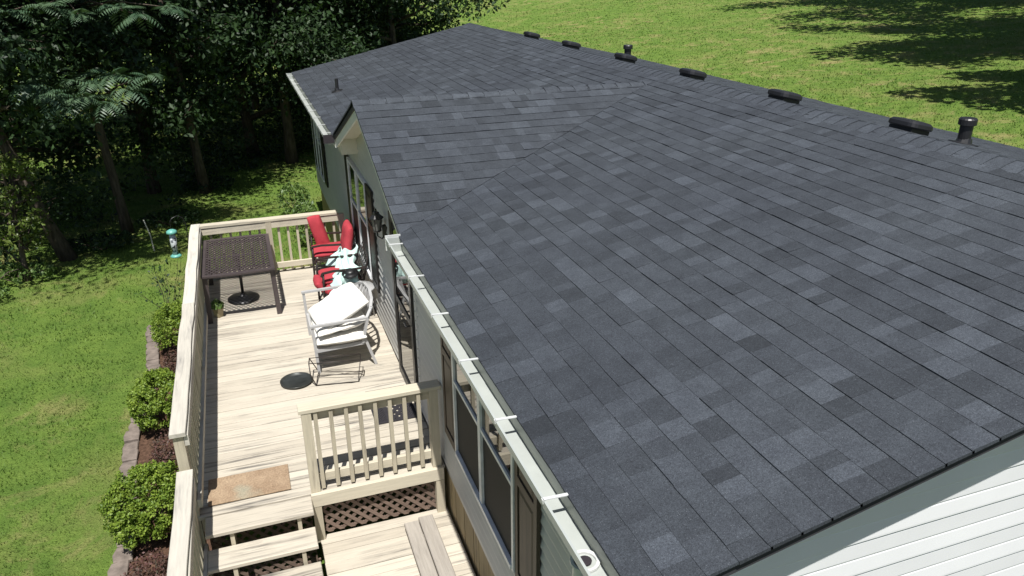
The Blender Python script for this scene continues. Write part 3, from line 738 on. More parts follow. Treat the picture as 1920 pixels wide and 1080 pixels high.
for (ya, sg) in ((TY0, -1), (TY1, 1)):
    vs_ = []
    for k in range(K + 1):
        x = TX0 + (TX1 - TX0) * k / K; bow = sg * .035 * (1 - (2*k/K - 1)**2)
        vs_ += [(x, ya - sg * f, TZ - .02), (x, ya + bow, TZ - .02), (x, ya + bow, TZ + .004), (x, ya - sg * f, TZ + .004)]
    mb.add(vs_, [(4*k + j, 4*k + (j+1) % 4, 4*k + 4 + (j+1) % 4, 4*k + 4 + j) for k in range(K) for j in range(4)] + [(0, 1, 2, 3), (4*K, 4*K+1, 4*K+2, 4*K+3)])
mb.box((TX0, TY0 + f, TZ - .02), (TX0 + f, TY1 - f, TZ + .004)); mb.box((TX1 - f, TY0 + f, TZ - .02), (TX1, TY1 - f, TZ + .004))
mb.box((TX0 + f, 8.60, TZ - .012), (TX1 - f, 8.625, TZ + .002))
top = mb.build('table_top', TABLEM, table)
mb = MB(); lattice_bars(mb, TX0 + f, TX1 - f, TY0 + f, TY1 - f, TZ - .001, .066, .0185, .012, .66); kind(mb.build('lattice', TABLEM, top), 'stuff')
for x, y, sx, sy in ((TX0 + .04, TY0 + .06, -.02, -.01), (TX1 - .04, TY0 + .06, .02, -.01), (TX0 + .04, TY1 - .06, -.02, .01), (TX1 - .04, TY1 - .06, .02, .01)):
    MB().bar((x, y, TZ - .02), (x + sx, y + sy, .004), .065, .022, (0, 1, 0)).build('leg', TABLEM, table)
mb = MB(); mb.bar((TX0 + .06, TY0 + .08, TZ - .05), (TX1 - .06, TY0 + .08, TZ - .05), .02, .035); mb.bar((TX0 + .06, TY1 - .08, TZ - .05), (TX1 - .06, TY1 - .08, TZ - .05), .02, .035); mb.build('apron', TABLEM, table)
ub = thing('umbrella_base', 'round black umbrella base with short pole beneath the patio table', 'umbrella base', (-1.81, 8.66, 0))
MB().lathe([(.225, .002), (.23, .012), (.225, .03), (.15, .045), (.06, .06), (.035, .09), (.03, .1)], (-1.81, 8.66, 0), 28).build('base_plate', BLACKM, ub, True)
MB().lathe([(.022, .09), (.022, .715)], (-1.81, 8.66, 0), 12).build('pole', BLACKM, ub, True)

def leaves(n, centers, spread, size, mat, seed=0, up=.5, asp=.55, droop=.2, name='leaves', tone_by_z=False):
    """rhombic folded leaves (2 quads each) clustered about centres; returns a mesh"""
    g = np.random.default_rng(seed); C = np.asarray(centers, float)
    idx = g.integers(0, len(C), n); sp = np.asarray(spread, float) if not np.isscalar(spread) else np.array([spread] * 3)
    d = g.normal(size=(n, 3)); d /= np.linalg.norm(d, axis=1)[:, None]; rad = g.random(n) ** .42
    P = C[idx] + d * rad[:, None] * sp
    nrm = g.normal(size=(n, 3)) * .75 + d * .45; nrm[:, 2] += up; nrm /= np.linalg.norm(nrm, axis=1)[:, None]
    t = g.normal(size=(n, 3)); t[:, 2] -= droop; t -= nrm * (t * nrm).sum(1)[:, None]; t /= np.linalg.norm(t, axis=1)[:, None]
    b = np.cross(nrm, t); L = size * (.65 + .7 * g.random(n)); W = L * asp * .5
    A = P - t * (L * .5)[:, None]; B = P + t * (L * .5)[:, None]; M1 = P + b * W[:, None] - nrm * (L * .1)[:, None]; M2 = P - b * W[:, None] - nrm * (L * .1)[:, None]
    V = np.stack([A, M1, B, M2], 1).reshape(-1, 3); base = np.arange(n) * 4
    loops = np.stack([base, base+1, base+2, base, base+2, base+3], 1)
    tone = g.random(n) * .6 + .4 * g.random(len(C))[idx]
    return fastmesh(name, V, loops, np.full(2 * n, 3), mat, np.repeat(tone, 2))
pot = thing('planter_pot', 'small tan pot with a green plant beside the table leg', 'planter', (-2.16, 8.13, 0))
mb = MB().lathe([(.055, .002), (.075, .13), (.082, .13), (.082, .15), (.07, .15), (.068, .12), (.01, .12)], (-2.16, 8.13, 0), 4); mb.build('pot', POTM, pot)
link('plant', leaves(160, [(-2.16, 8.13, .19)], (.10, .10, .07), .07, WEED, 5), None, pot)

def chair_frame(name, label, cx, cy, rz, W=.60, D=.56, mat=BRONZE):
    t = thing(name, label, 'chair', (cx, cy, 0), rz)
    c, s = math.cos(rz), math.sin(rz)
    def T(p): return (cx + p[0]*c - p[1]*s, cy + p[0]*s + p[1]*c, p[2])
    w2 = W / 2
    for sx, sy in ((-1, -1), (-1, 1)): MB().tube([T((-D/2, sy*w2, .62)), T((-D/2 - .01, sy*w2, .4)), T((-D/2 - .02, sy*w2, .01))], .016).build('leg', mat, t, True)
    for sy in (-1, 1): MB().tube([T((D/2 - .02, sy*w2, .42)), T((D/2 + .05, sy*w2, .2)), T((D/2 + .10, sy*w2, .01))], .016).build('leg', mat, t, True)
    sf = MB(); 
    for a, b in (((-D/2, -w2, .40), (-D/2, w2, .40)), ((D/2, -w2, .40), (D/2, w2, .40)), ((-D/2, -w2, .40), (D/2, -w2, .40)), ((-D/2, w2, .40), (D/2, w2, .40))): sf.tube([T(a), T(b)], .014)
    for k in range(1, 7): sf.tube([T((-D/2, -w2 + W*k/7, .40)), T((D/2, -w2 + W*k/7, .40))], .007, 4)
    sf.build('seat_frame', mat, t, True)
    for sy in (-1, 1):
        pts = [(-D/2 - .03, sy*w2, .58), (-D/2 - .01, sy*w2, .625), (-D/4, sy*w2, .64), (D/4, sy*w2, .625), (D/2 + .04, sy*w2, .63)]
        mb = MB()
        for p, q_ in zip(pts, pts[1:]): mb.bar(T(p), T(q_), .046, .02)
        mb.build('armrest', mat, t)
    bk = MB(); arch = [(-w2, .40), (-w2, .70), (-w2 * .92, .82), (-w2 * .6, .92), (0, .96), (w2 * .6, .92), (w2 * .92, .82), (w2, .70), (w2, .40)]
    def Bp(u, z): return T((D/2 - .01 + (z - .4) * .26, u, z))
    bk.tube([Bp(u, z) for u, z in arch], .015)
    for sgn in (1, -1):
        for k in range(-6, 7):
            pts = []
            for z in np.linspace(.45, .94, 10):
                u = k * .085 + sgn * (z - .68) * .6
                lim = w2 * (1 if z < .75 else math.sqrt(max(0, 1 - ((z - .75) / .2)**2)))
                if abs(u) < lim: pts.append(Bp(u, z))
            if len(pts) > 1: bk.tube(pts, .006, 4)
    bk.build('backrest', mat, t, True); return t
chair_frame('patio_chair', 'dark metal patio chair with red seat, farther of two by the window', -.42, 9.10, R(-4), .58)
chair_frame('patio_chair', 'dark metal patio chair with mint towel over it, nearer of two red ones', -.43, 7.98, R(3), .57)
def soft(name, label, cat, mat, group=None, **k):
    o = MB().cushion(**k).build(name, mat, None, True); return tag(o, label, cat, group)
soft('cushion', 'red seat cushion on the farther dark patio chair', 'cushion', REDC, 'red patio cushions', c=(-.44, 9.10, .46), ax=(.27, 0, .0), ay=(0, .26, 0), az=(0, 0, .055), seed=1)
soft('cushion', 'red seat cushion under the mint towel', 'cushion', REDC, 'red patio cushions', c=(-.46, 7.98, .46), ax=(.27, .01, 0), ay=(0, .26, 0), az=(0, 0, .06), seed=2)
soft('cushion', 'tall narrow red cushion standing against the far railing', 'cushion', REDC, 'red patio cushions', c=(-.55, 9.36, .66), ax=(.10, -.03, .02), ay=(-.07, .03, .29), az=(.03, .09, 0), seed=3, nu=16)
soft('cushion', 'red cushion folded upright against the chair back beside the window', 'cushion', REDC, 'red patio cushions', c=(-.19, 8.78, .73), ax=(.0, .19, .02), ay=(.05, .02, .22), az=(.075, 0, -.02), seed=4, nu=16)
soft('cushion', 'red cushion drooping over the front edge of the nearer dark chair', 'cushion', REDC, 'red patio cushions', c=(-.73, 7.86, .40), ax=(.07, .0, -.08), ay=(0, .19, 0), az=(.05, 0, .045), seed=5, nu=16)
soft('cushion', 'red roll cushion lying low in front of the white chair', 'cushion', REDC, 'red patio cushions', c=(-.48, 7.62, .40), ax=(.20, .01, 0), ay=(0, .075, .03), az=(0, -.03, .07), seed=6, nu=16)
# towel draped over the nearer chair
def towel():
    path = [(-.20, 8.85, .60), (-.26, 8.58, .60), (-.30, 8.30, .67), (-.33, 8.12, .57), (-.35, 7.92, .56), (-.37, 7.74, .60), (-.39, 7.62, .62), (-.41, 7.52, .52), (-.42, 7.48, .42)]
    nu, nv = 26, 40; vs_ = []; g = random.Random(8)
    for sg in (0, 1):
        for j in range(nv + 1):
            f = j / nv * (len(path) - 1); k = min(int(f), len(path) - 2); t = f - k; P = Vector(path[k]).lerp(Vector(path[k+1]), t)
            wd = .23 + .05 * math.sin(j * .35) - .06 * math.exp(-((j/nv - .45) / .18)**2)
            for i in range(nu + 1):
                u = (i / nu - .5) * 2
                p = P + Vector((u * wd, .05 * math.sin(u * 3 + j * .2) + .07 * u, .028 * math.sin(u * 9 + 1.5 * math.sin(j * .22)) + .02 * mnoise.noise(Vector((u * 3, j * .2, 1))) - .06 * u * u))
                if u < -.5: p.z -= (abs(u) - .5) * .10; p.x += .05 * math.sin(j * .8)
                vs_.append(p - Vector((0, 0, .008 * sg)))
    Np = (nu + 1) * (nv + 1); fs_ = []
    for j in range(nv):
        for i in range(nu): a = j*(nu+1)+i; fs_ += [(a, a+1, a+nu+2, a+nu+1), (Np+a, Np+a+nu+1, Np+a+nu+2, Np+a+1)]
    rim = [j*(nu+1) for j in range(nv+1)] + [nv*(nu+1)+i for i in range(1, nu+1)] + [j*(nu+1)+nu for j in range(nv-1, -1, -1)] + [i for i in range(nu-1, 0, -1)]
    for a, b in zip(rim, rim[1:] + rim[:1]): fs_.append((a, b, Np+b, Np+a))
    return tag(MB().add(vs_, fs_).build('towel', MINT, None, True), 'crumpled mint green towel draped across the red cushions', 'towel')
towel()
st = thing('side_table', 'small round grey side table squeezed between red and white chairs', 'side table', (-.24, 7.40, 0))
MB().lathe([(.20, .44), (.215, .455), (.21, .475), (.05, .478)], (-.24, 7.40, 0), 24).build('table_top', GREYM, st, True)
for k in range(3):
    a = k * 2.094; MB().tube([(-.24 + .12*math.cos(a), 7.40 + .12*math.sin(a), .45), (-.24 + .17*math.cos(a), 7.40 + .17*math.sin(a), .005)], .012).build('leg', GREYM, st, True)
tag(MB().lathe([(.115, .0), (.12, .012), (.075, .016), (.07, .05), (.05, .068), (.005, .072)], (-.33, 7.60, .60), 20, (-.1, -.25, 1)).build('hat', BLACKM, None, True), 'small round black hat lying on the lower end of the mint towel', 'hat')

# white cushioned chair
wc = thing('patio_chair', 'wide light grey metal chair piled with white cushions', 'chair', (-.68, 6.52, 0))
ya, yb = 5.98, 7.08
for yy in (ya, yb):
    MB().bar((-1.02, yy, .63), (-1.0, yy, .004), .034, .026, (0, 1, 0)).build('leg', GREYM, wc)
    MB().bar((-.42, yy, .42), (-.30, yy, .004), .034, .026, (0, 1, 0)).build('leg', GREYM, wc)
    MB().ob((-.70, yy, .645), (.345, 0, .008), (0, .022, 0), (0, 0, .013)).build('armrest', GREYM, wc)
    mb = MB(); mb.bar((-.44, yy, .33), (-.36, yy, .64), .03, .045, (0, 1, 0)); mb.build('back_post', GREYM, wc)
arc = [(-.37, ya, .645), (-.30, ya + .10, .71), (-.25, ya + .28, .765), (-.23, (ya + yb) / 2, .785), (-.25, yb - .28, .765), (-.30, yb - .10, .71), (-.37, yb, .645)]
mb = MB()
for p, q_ in zip(arc, arc[1:]): mb.bar(p, q_, .035, .028)
for k in range(1, 9):
    yy = ya + (yb - ya) * k / 9; u = abs(2*k/9 - 1); mb.bar((-.42, yy, .35), (-.24 - .08*u**3, yy, .775 - .07*u**3), .03, .010, (0, 1, 0))
mb.build('backrest', GREYM, wc)
mb = MB(); mb.bar((-1.0, ya, .31), (-1.0, yb, .31), .03, .045); mb.bar((-.43, ya, .33), (-.43, yb, .33), .03, .045)
for yy in (ya, yb): mb.bar((-1.0, yy, .31), (-.43, yy, .33), .03, .045)
for k in range(1, 8): mb.bar((-1.0, ya + (yb - ya) * k / 8, .315), (-.43, ya + (yb - ya) * k / 8, .335), .03, .012)
mb.build('seat_frame', GREYM, wc)
G = 'white chair cushions'
soft('cushion', 'white seat cushion at the bottom of the pile, rounded front toward the steps', 'cushion', WHITEC, G, c=(-.69, 6.42, .41), ax=(.31, 0, .0), ay=(0, .50, 0), az=(0, 0, .07), seed=7)
soft('cushion', 'creased white cushion in the middle of the pile on the grey chair', 'cushion', WHITEC, G, c=(-.68, 6.40, .535), ax=(.31, .05, .03), ay=(-.02, .44, -.02), az=(0, 0, .058), seed=8, wr=.04)
soft('cushion', 'large white cushion tilted on top of the pile', 'cushion', WHITEC, G, c=(-.66, 6.36, .685), ax=(.31, .10, .12), ay=(-.06, .31, .02), az=(-.03, .0, .062), seed=9, wr=.03)

# wire stand on its side
ws = thing('wire_stand', 'thin dark wire stand lying on its side on the deck boards', 'wire stand', (-.8, 5.85, 0))
hoop = [(-1.02, 6.08, .012), (-1.08, 6.02, .17), (-1.10, 5.92, .26), (-1.12, 5.80, .25), (-1.12, 5.72, .14), (-1.07, 5.68, .012)]
MB().tube(hoop, .007, 6).build('hoop', BRONZE, ws, True)
for p, q_ in (((-1.02, 6.08, .012), (-.99, 5.98, .03)), ((-1.1, 5.92, .26), (-.50, 5.86, .24)), ((-1.12, 5.80, .25), (-.52, 5.74, .22)), ((-1.07, 5.68, .012), (-.58, 5.60, .012)), ((-1.0, 5.98, .03), (-.52, 5.80, .03)), ((-1.03, 5.85, .05), (-.53, 5.70, .05))):
    MB().tube([p, q_], .0055, 5).build('rod', BRONZE, ws, True)
MB().tube([(-.50, 5.86, .24), (-.52, 5.74, .22), (-.56, 5.66, .10), (-.58, 5.60, .012)], .006, 5).build('rod', BRONZE, ws, True)
MB().tube([(-.52, 5.80, .03), (-.47, 5.84, .015), (-.50, 5.72, .012), (-.53, 5.70, .05)], .006, 5).build('rod', BRONZE, ws, True)
MB().tube([(-1.0, 5.98, .03), (-1.03, 5.85, .05), (-1.07, 5.68, .012)], .006, 5).build('rod', BRONZE, ws, True)
tag(MB().lathe([(.165, .003), (.182, .035), (.190, .037), (.190, .032), (.176, .010), (.17, .008), (.005, .010)], (-1.285, 5.85, 0), 36).build('tray', TRAYM, None, True), 'round dark metal tray lying on the sunny deck boards', 'tray')
# mats
tag(MB().bbox((-2.265, 3.79, .004), (-1.515, 4.20, .016), .004).build('door_mat', BROWNMAT, None), 'worn brown mat at the top of the deck steps', 'mat')
dm = thing('door_mat', 'black rubber mat with openwork diamonds in front of the door', 'mat', (-.31, 4.97, 0))
mb = MB()
x0, x1, y0, y1 = -.55, -.08, 4.60, 5.33
for a, b in (((x0, y0, .004), (x1, y0 + .035, .013)), ((x0, y1 - .035, .004), (x1, y1, .013)), ((x0, y0 + .035, .004), (x0 + .03, y1 - .035, .013)), ((x1 - .03, y0 + .035, .004), (x1, y1 - .035, .013)),
             ((x0 + .13, y0 + .035, .004), (x0 + .155, y1 - .035, .013)), ((x1 - .155, y0 + .035, .004), (x1 - .13, y1 - .035, .013))): mb.box(a, b)
mb.build('frame', RUBBER, dm)
mb = MB(); lattice_bars(mb, x0 + .155, x1 - .155, y0 + .035, y1 - .035, .0125, .088, .042, .006, .75); lattice_bars(mb, x0 + .03, x0 + .13, y0 + .035, y1 - .035, .0122, .038, .016, .006, 1); lattice_bars(mb, x1 - .13, x1 - .03, y0 + .035, y1 - .035, .0122, .038, .016, .006, 1)
kind(mb.build('lattice', RUBBER, dm), 'stuff')

# ------------------------------------------------------------------ yard things
fd = thing('bird_feeder', 'tube bird feeder with teal cap and base on a black hook beyond the railing', 'bird feeder', (-2.72, 9.75, -.95))
fx, fy = -2.73, 9.75
MB().lathe([(.075, .80), (.085, .805), (.07, .84), (.03, .86), (.005, .862)], (fx, fy, 0), 18).build('cap', TEAL, fd, True)
MB().lathe([(.048, .455), (.048, .80)], (fx, fy, 0), 16).build('tube', FEEDT, fd, True)
MB().lathe([(.04, .41), (.08, .415), (.085, .43), (.05, .455)], (fx, fy, 0), 18).build('base', TEAL, fd, True)
MB().tube([(fx, fy, .86), (fx + .005, fy, .92), (fx, fy, .985)], .003, 5).build('hanger', BLACKM, fd)
MB().tube([(-2.52, 9.86, -.98), (-2.52, 9.86, .90), (-2.55, 9.85, 1.0), (-2.62, 9.81, 1.05), (-2.69, 9.77, 1.03), (fx, fy, .985), (-2.70, fy, .975)], .007, 6).build('hook_pole', BLACKM, fd, True)
tag(MB().tube([(-3.58, 14.2, -.97), (-3.60, 14.22, -.6), (-3.68, 14.3, -.28)], .012, 6).build('stake', STAKE, None), 'thin pale stake standing at the edge of the lawn', 'stake')
# planting bed with edging
bd = MB(); K = 14
vs_ = []
for k in range(K + 1):
    yy = 2.6 + (10.0 - 2.6) * k / K; vs_ += [(-3.22 + .06 * math.sin(yy * 1.7), yy, -.925), (-2.85, yy, -.90), (-2.3, yy, -.925)]
bd.add(vs_, [(3*k + j, 3*k + j + 1, 3*k + 4 + j, 3*k + 3 + j) for k in range(K) for j in range(2)]); kind(bd.build('garden_bed', SOIL, None))
def stone_row():
    r = random.Random(9); y = 3.3; first = None
    mb = MB()
    while y < 10.2:
        L = r.uniform(.19, .24); x = -3.27 + .06 * math.sin(y * 1.7) + r.uniform(-.015, .015)
        a = .085; h = r.uniform(.06, .085); z0 = float(gz(x, y))
        jj = lambda: r.uniform(-.008, .008)
        mb = MB(); t = r.uniform(-.006, .01)
        bot = [(x-a+jj(), y+.004), (x+a+jj(), y+.004+jj()), (x+a+jj(), y+L-.008), (x+.02+jj(), y+L-.004), (x-a-.02+jj(), y+L*.5), ]
        bot = [bot[0], bot[1], bot[2], bot[3], (x-a+jj(), y+L-.02), bot[4]]
        n = len(bot); cx = sum(p[0] for p in bot)/n; cy = sum(p[1] for p in bot)/n
        vs_ = [(px, py, z0 - .04) for px, py in bot] + [(px, py, z0 + h - .012) for px, py in bot] + [(cx+(px-cx)*.9, cy+(py-cy)*.9, z0 + h + t*(py-cy)*6) for px, py in bot]
        mb.add(vs_, [tuple(range(n))[::-1], tuple(range(2*n, 3*n))] + [(k*n+i, k*n+(i+1) % n, (k+1)*n+(i+1) % n, (k+1)*n+i) for k in (0, 1) for i in range(n)])
        o = mb.build('edging_stone', STONE)
        near = 'by the big near bush' if y < 5.5 else ('in the gap between the two big round bushes' if y < 6.7 else 'along the far part of the planting bed')
        tag(o, 'grey brown edging stone ' + near, 'edging stone', 'edging stones ' + near)
        y += L + .006
stone_row()

def bush(name, label, x, y, rx, ry, h, n, size, mat, seed, group=None, zf=.12, cat='bush'):
    z0 = float(gz(x, y)); t = thing(name, label, cat, (x, y, z0), 0, group)
    g = random.Random(seed); mb = MB()
    for k in range(7):
        a = g.random() * 6.28; mb.tube([(0, 0, -.03), (.4*rx*math.cos(a), .4*ry*math.sin(a), h*.4), (.75*rx*math.cos(a), .75*ry*math.sin(a), h*.75)], [.014, .010, .005], 5)
    st = mb.build('stems', STEMM, None); st.parent = t
    gg = np.random.default_rng(seed); cs = []
    for k in range(420):
        d = gg.normal(size=3); d /= np.linalg.norm(d)
        if d[2] < -.55: continue
        rr = gg.random() ** .16 * (1 + .10 * math.sin(5*d[0]+seed) * math.cos(4*d[1]))
        cs.append((d[0]*rx*rr*.9, d[1]*ry*rr*.9, h*(.5 + zf*.3) + d[2]*rr*h*.47))
    me = leaves(n, cs, .055, size, mat, seed, .35, .6, .1, 'foliage')
    o = link('foliage', me, None); o.parent = t; return t
bush('round_shrub', 'clipped round green bush nearest the lower steps', -2.93, 4.78, .46, .50, .80, 19000, .031, BOX, 1, 'clipped round bushes by the deck')
bush('round_shrub', 'clipped round green bush beside the middle of the deck railing', -2.92, 6.95, .44, .50, .80, 18000, .031, BOX, 2, 'clipped round bushes by the deck')
bush('round_shrub', 'smaller round green bush half hidden beside the far part of the deck', -2.86, 9.2, .40, .50, .78, 12000, .031, BOX, 3, 'clipped round bushes by the deck')
bush('red_shrub', 'small dark red shrub between two green bushes beside the railing', -2.78, 8.25, .30, .28, .42, 1600, .035, REDL, 4, 'reddish shrubs by the deck')
bush('red_shrub', 'dry brownish red shrub behind the edging stones in the gap', -2.78, 5.95, .27, .38, .46, 1700, .030, REDL, 5, 'reddish shrubs by the deck')
bush('red_shrub', 'reddish shrub at the very bottom beside the lower railing', -2.83, 3.75, .34, .40, .45, 2000, .032, REDL, 6, 'reddish shrubs by the deck')
def sparse_shrub(x, y):
    z0 = float(gz(x, y)); t = thing('leggy_shrub', 'leggy sparse shrub with bare twigs rising beside the railing', 'shrub', (x, y, z0)); g = random.Random(3); mb = MB(); tips = []
    for k in range(9):
        a = g.random() * 6.28; l = g.uniform(.8, 1.35); rr = g.uniform(.15, .5); pts = [(0, 0, -.02)]
        for j in range(1, 6): f = j / 5; pts.append((rr*f**1.4*math.cos(a) + g.uniform(-.03, .03), rr*f**1.4*math.sin(a) + g.uniform(-.03, .03), l*f))
        mb.tube(pts, [.010, .009, .007, .005, .004, .002], 4); tips += pts[2:]
        for j in (3, 4):
            q_ = Vector(pts[j]); mb.tube([q_, q_ + Vector((g.uniform(-.2, .2), g.uniform(-.2, .2), g.uniform(.05, .2)))], [.003, .0015], 4)
    o = mb.build('stems', STEMM); o.parent = t; o = link('foliage', leaves(130, tips, .09, .06, LEAF, 4, .5, .6, .2, 'foliage'), None); o.parent = t
sparse_shrub(-3.0, 10.0)
for i, (x, y, rx, ry, h, n, lab) in enumerate(((-.32, 11.2, .26, .6, .8, 520, 'leafy green weeds beside the house wall just beyond the railing'), (-.45, 13.6, .34, .8, .9, 800, 'tall yellow green weeds against the far part of the house wall'),
        (-.55, 15.6, .42, .6, .8, 700, 'tall sunlit weeds at the far corner of the house'), (-.95, 10.3, .75, .28, .42, 1400, 'dense green plants seen through the far railing'), (-6.5, 12.3, .7, .5, .45, 800, 'broad leaved weeds at the lawn edge on the left'))):
    bush('weed_clump', lab, x, y, rx, ry, h, n, .075, WEED, 30 + i, 'weeds and self sown plants', cat='weeds')
def frond_mesh(tips, n, seed, L=.55, mat=None, out=None):
    g = np.random.default_rng(seed); V = []; nq = 0; tone = []
    for c in tips:
        c = np.array(c, float)
        for k in range(n):
            a = g.random() * 6.283; el = g.uniform(.0, .7); d = np.array([math.cos(a) * math.cos(el), math.sin(a) * math.cos(el), math.sin(el)])
            l = L * g.uniform(.6, 1.3); cv = g.uniform(.25, .9); side = np.cross(d, [0, 0, 1]); side /= np.linalg.norm(side); tn = g.random()
            for j in range(9):
                f = .12 + .88 * j / 8; p = c + d * l * f + np.array([0, 0, -cv * l * f * f]); tan = d + np.array([0, 0, -2 * cv * f]); tan /= np.linalg.norm(tan)
                upv = np.cross(side, tan); upv *= np.sign(upv[2] + 1e-6)
                ll = l * .34 * math.sin(math.pi * min(.93, .18 + .75 * f)) + .02
                for s in (-1, 1):
                    t = side * s * .88 + tan * .45 - upv * .22; t /= np.linalg.norm(t); b = np.cross(t, upv); b /= np.linalg.norm(b)
                    w_ = ll * .105; V += [p, p + t * ll * .45 + b * w_, p + t * ll - upv * ll * .15, p + t * ll * .45 - b * w_]; nq += 1; tone.append(min(1, max(0, tn + g.normal() * .1)))
    return fastmesh('fronds', np.array(V), np.arange(nq * 4), np.full(nq, 4), mat or FROND, np.array(tone))
def tree(name, label, x, y, h, cr, z0, nleaf, size, mat, seed, tr=.15, lean=(0, 0), group=None, cat='tree', fronds=None, low=0, asp=.55, squash=1., off=(0, 0)):
    """z0 = height above its base where the crown starts"""
    zb = float(gz(x, y)); t = thing(name, label, cat, (x, y, zb), 0, group); g = random.Random(seed); mb = MB()
    K = 9; path = []; px, py = 0, 0
    for k in range(K + 1):
        f = k / K; px += g.uniform(-.07, .07) * tr * 4; py += g.uniform(-.07, .07) * tr * 4
        path.append(Vector((px + lean[0] * f, py + lean[1] * f, -.15 + (h * .86 + .15) * f)))
    mb.tube(path, [tr * (1.35 if k == 0 else 1) * (1 - .85 * k / K) + .008 for k in range(K + 1)], 9)
    tips = []
    nl = 16
    for k in range(nl):
        f = (z0 * .8 + (h * .84 - z0 * .8) * (k + .5) / nl) / (h * .86); i = min(int(f * K), K - 1); b = path[i].lerp(path[i+1], f * K - i)
        a = k * 2.4 + g.uniform(-.5, .5); ff = (b.z - z0) / (h - z0); rad = cr * (.62 + .55 * math.sin(math.pi * min(1, max(.08, ff * .9 + .12)))) * g.uniform(.7, 1.1) * .85
        pts = [b]; e = Vector((math.cos(a) * rad + off[0], math.sin(a) * rad + off[1], rad * g.uniform(.05, .45) * squash))
        for j in range(1, 5): pts.append(b + e * (j / 4) + Vector((g.uniform(-.15, .15), g.uniform(-.15, .15), g.uniform(-.1, .1))))
        r0 = tr * (1 - .8 * f) * .55 + .01; mb.tube(pts, [r0 * (1 - .2 * j) + .004 for j in range(5)], 5)
        tips += pts[2:]
        for j in (2, 3, 4):
            for _ in range(2):
                q_ = pts[j] + Vector((g.gauss(0, .28) * cr * .5, g.gauss(0, .28) * cr * .5, g.gauss(0, .2) * cr * .4)); mb.tube([pts[j], q_], [.014, .004], 4); tips.append(q_)
    for k in range(low):                                         # dead and leafy twigs low on the trunk
        b = path[0].lerp(path[4], g.uniform(.25, .9)); a = g.random() * 6.28; e = b + Vector((math.cos(a), math.sin(a), g.uniform(-.1, .5))) * g.uniform(.5, 1.3); mb.tube([b, (b+e)/2 + Vector((0, 0, .08)), e], [.016, .010, .004], 4); tips.append(e)
    o = mb.build('trunk', BARK, None, True); o.parent = t
    tp = np.array([list(p) for p in tips])
    me = leaves(nleaf, tp, (cr * .23, cr * .23, cr * .17), size, mat, seed, .5, asp, .35, 'crown'); o = link('crown', me, None); o.parent = t
    if fronds:
        me = frond_mesh([(a - x, b - y, c - zb) for a, b, c in fronds], 11, seed, .44); o = link('fronds', me, None); o.parent = t
        mb = MB()
        for a, b, c in fronds:
            q_ = Vector((a - x, b - y, c - zb)); i = min(range(len(path)), key=lambda k: abs(path[k].z - q_.z + .5)); mb.tube([path[i], (path[i] + q_) / 2 + Vector((0, 0, .15)), q_], [.03, .018, .008], 5)
        o = mb.build('branch', BARK, None, True); o.parent = t
    return t
WG = 'trees of the dark wood at the lawn edge'
FR = [(-4.53, 12.8, 2.50), (-3.83, 12.8, 2.66), (-3.3, 12.8, 2.55), (-4.81, 12.8, 2.76), (-2.95, 12.9, 2.76), (-4.25, 12.6, 2.38), (-3.64, 12.6, 2.38), (-4.15, 13.0, 2.75), (-3.5, 13.1, 2.8), (-4.9, 12.7, 3.31), (-3.84, 12.9, 3.84),
      (-3.16, 12.9, 3.91), (-4.87, 12.9, 3.91), (-4.3, 12.9, 3.98), (-4.95, 12.8, 3.5), (-2.88, 12.9, 3.8), (-5.3, 13.0, 3.8), (-2.4, 13.1, 3.9), (-4.6, 12.6, 2.6), (-4.0, 12.6, 2.5)]
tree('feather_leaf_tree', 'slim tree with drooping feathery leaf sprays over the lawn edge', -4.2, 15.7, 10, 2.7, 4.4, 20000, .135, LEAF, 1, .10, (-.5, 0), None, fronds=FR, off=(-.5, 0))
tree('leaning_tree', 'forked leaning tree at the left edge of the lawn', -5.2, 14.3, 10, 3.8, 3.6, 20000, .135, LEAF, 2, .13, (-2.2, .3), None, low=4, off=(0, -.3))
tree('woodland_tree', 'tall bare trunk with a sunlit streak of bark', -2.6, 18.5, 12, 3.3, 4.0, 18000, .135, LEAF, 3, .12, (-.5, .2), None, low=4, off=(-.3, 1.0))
tree('woodland_tree', 'dark tree behind the house gutter on the far side', -.2, 20.9, 12, 3.6, 3.0, 20000, .135, LEAF, 4, .15, (.2, 0), None, low=5, off=(0, .6))
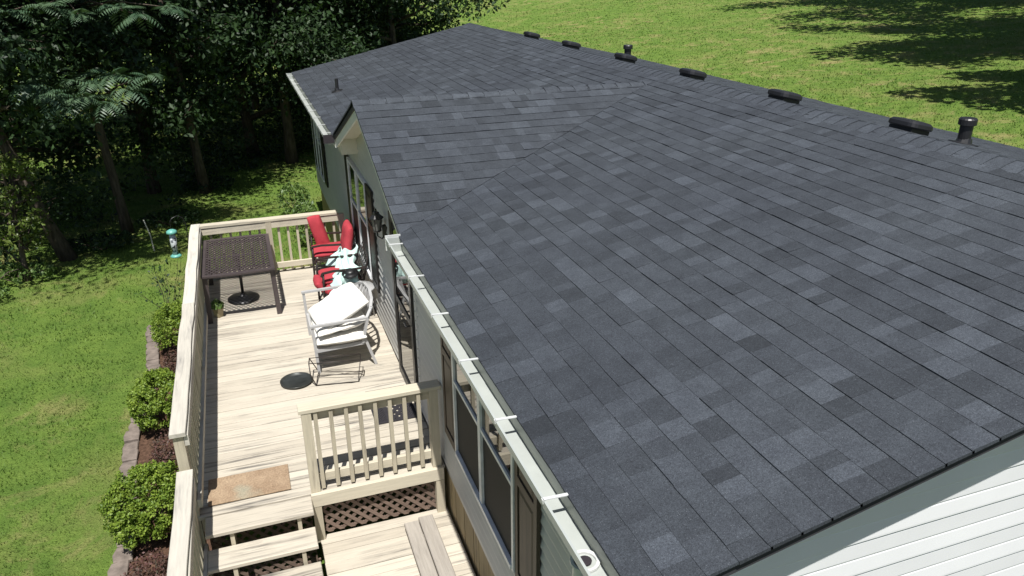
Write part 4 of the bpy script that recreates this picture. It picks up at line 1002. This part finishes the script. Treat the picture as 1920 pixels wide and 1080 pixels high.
for i, (x, y, h, cr, z0, n, s, lab) in enumerate((
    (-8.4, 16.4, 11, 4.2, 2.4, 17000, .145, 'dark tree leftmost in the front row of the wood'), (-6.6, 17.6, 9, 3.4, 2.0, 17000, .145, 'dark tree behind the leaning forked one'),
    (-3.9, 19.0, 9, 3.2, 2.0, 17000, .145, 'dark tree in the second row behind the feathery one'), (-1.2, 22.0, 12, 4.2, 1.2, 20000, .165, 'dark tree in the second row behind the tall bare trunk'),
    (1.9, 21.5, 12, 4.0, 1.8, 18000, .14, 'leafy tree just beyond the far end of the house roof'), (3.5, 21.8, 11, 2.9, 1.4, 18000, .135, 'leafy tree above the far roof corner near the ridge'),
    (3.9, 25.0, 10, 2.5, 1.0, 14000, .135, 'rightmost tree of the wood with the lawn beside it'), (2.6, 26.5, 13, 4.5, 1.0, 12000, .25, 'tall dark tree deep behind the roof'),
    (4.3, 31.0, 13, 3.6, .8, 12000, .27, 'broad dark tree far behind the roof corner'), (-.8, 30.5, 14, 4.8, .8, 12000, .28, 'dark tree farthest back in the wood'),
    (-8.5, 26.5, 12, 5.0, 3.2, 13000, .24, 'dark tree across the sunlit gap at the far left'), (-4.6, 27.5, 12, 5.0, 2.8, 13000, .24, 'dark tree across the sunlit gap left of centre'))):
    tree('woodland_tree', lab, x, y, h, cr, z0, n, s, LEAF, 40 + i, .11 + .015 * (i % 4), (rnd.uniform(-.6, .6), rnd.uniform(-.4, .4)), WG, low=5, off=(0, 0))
# trees standing right of the picture on the slope; their crowns shade the lawn
for i, (x, y, h, cr, z0, ox, oy) in enumerate(((25.5, 11.0, 12, 5.0, 5.5, -.5, 0), (31.5, 20.5, 17, 7.0, 8.0, -1.5, 0), (42.0, 30.0, 18, 8.0, 8.0, -4.5, 2.5), (47.0, 27.0, 18, 8.0, 8.0, -1, 2))):
    tree('shade_tree', ('broad tree on the slope, closest to the house', 'tall broad tree on the slope, second from the house', 'largest tree on the slope with a crown spreading over the lawn', 'broad tree highest up the slope')[i], x, y, h, cr, z0, 17000, .46, LEAF, 70 + i, .3, (0, 0), 'broad trees on the slope beside the lawn', off=(ox, oy))
tree('young_tree', 'yellow green young tree at the left edge of the wood', -5.75, 13.3, 2.7, .75, .9, 2400, .09, LEAFY, 60, .05, (.1, 0), None, low=2, asp=.5)
def understory():
    g = np.random.default_rng(12); cs = []
    EX, EY = (-14, -6.1, -5.1, -4.5, -3.6, -3.0, -2.0, -.8, .4, 3), (11.8, 12.9, 13.7, 14.5, 15.4, 17.4, 18.8, 19.8, 20.6, 21)
    for k in range(520):
        x = g.uniform(-13, 6.5)
        if x < -2.6 and g.random() < .45: continue
        y = np.interp(x, EX, EY) + .9 + abs(g.normal()) * 4.5
        z = float(gz(x, y)) + (g.random() ** 2.2) * min(2.6, .5 + (y - np.interp(x, EX, EY)) * .5) + .05
        cs.append((x, y, z))
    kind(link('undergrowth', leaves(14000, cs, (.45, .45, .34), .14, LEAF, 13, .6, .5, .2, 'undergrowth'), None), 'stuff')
understory()
for k, (x, y, lab) in enumerate(((-5.9, 13.3, 'at the foot of the leaning tree'), (-4.6, 14.7, 'in shade left of the slim feathery tree'), (-3.3, 15.9, 'in shade behind the pale stake'), (-2.5, 18.7, 'in shade near the foot of the tall bare trunk'))):
    bush('woodland_weed', 'low leafy weeds ' + lab, x, y, .75, .45, .32, 420, .10, WEED if k < 1 else LEAF, 80 + k, 'low weeds along the wood edge', cat='weeds')
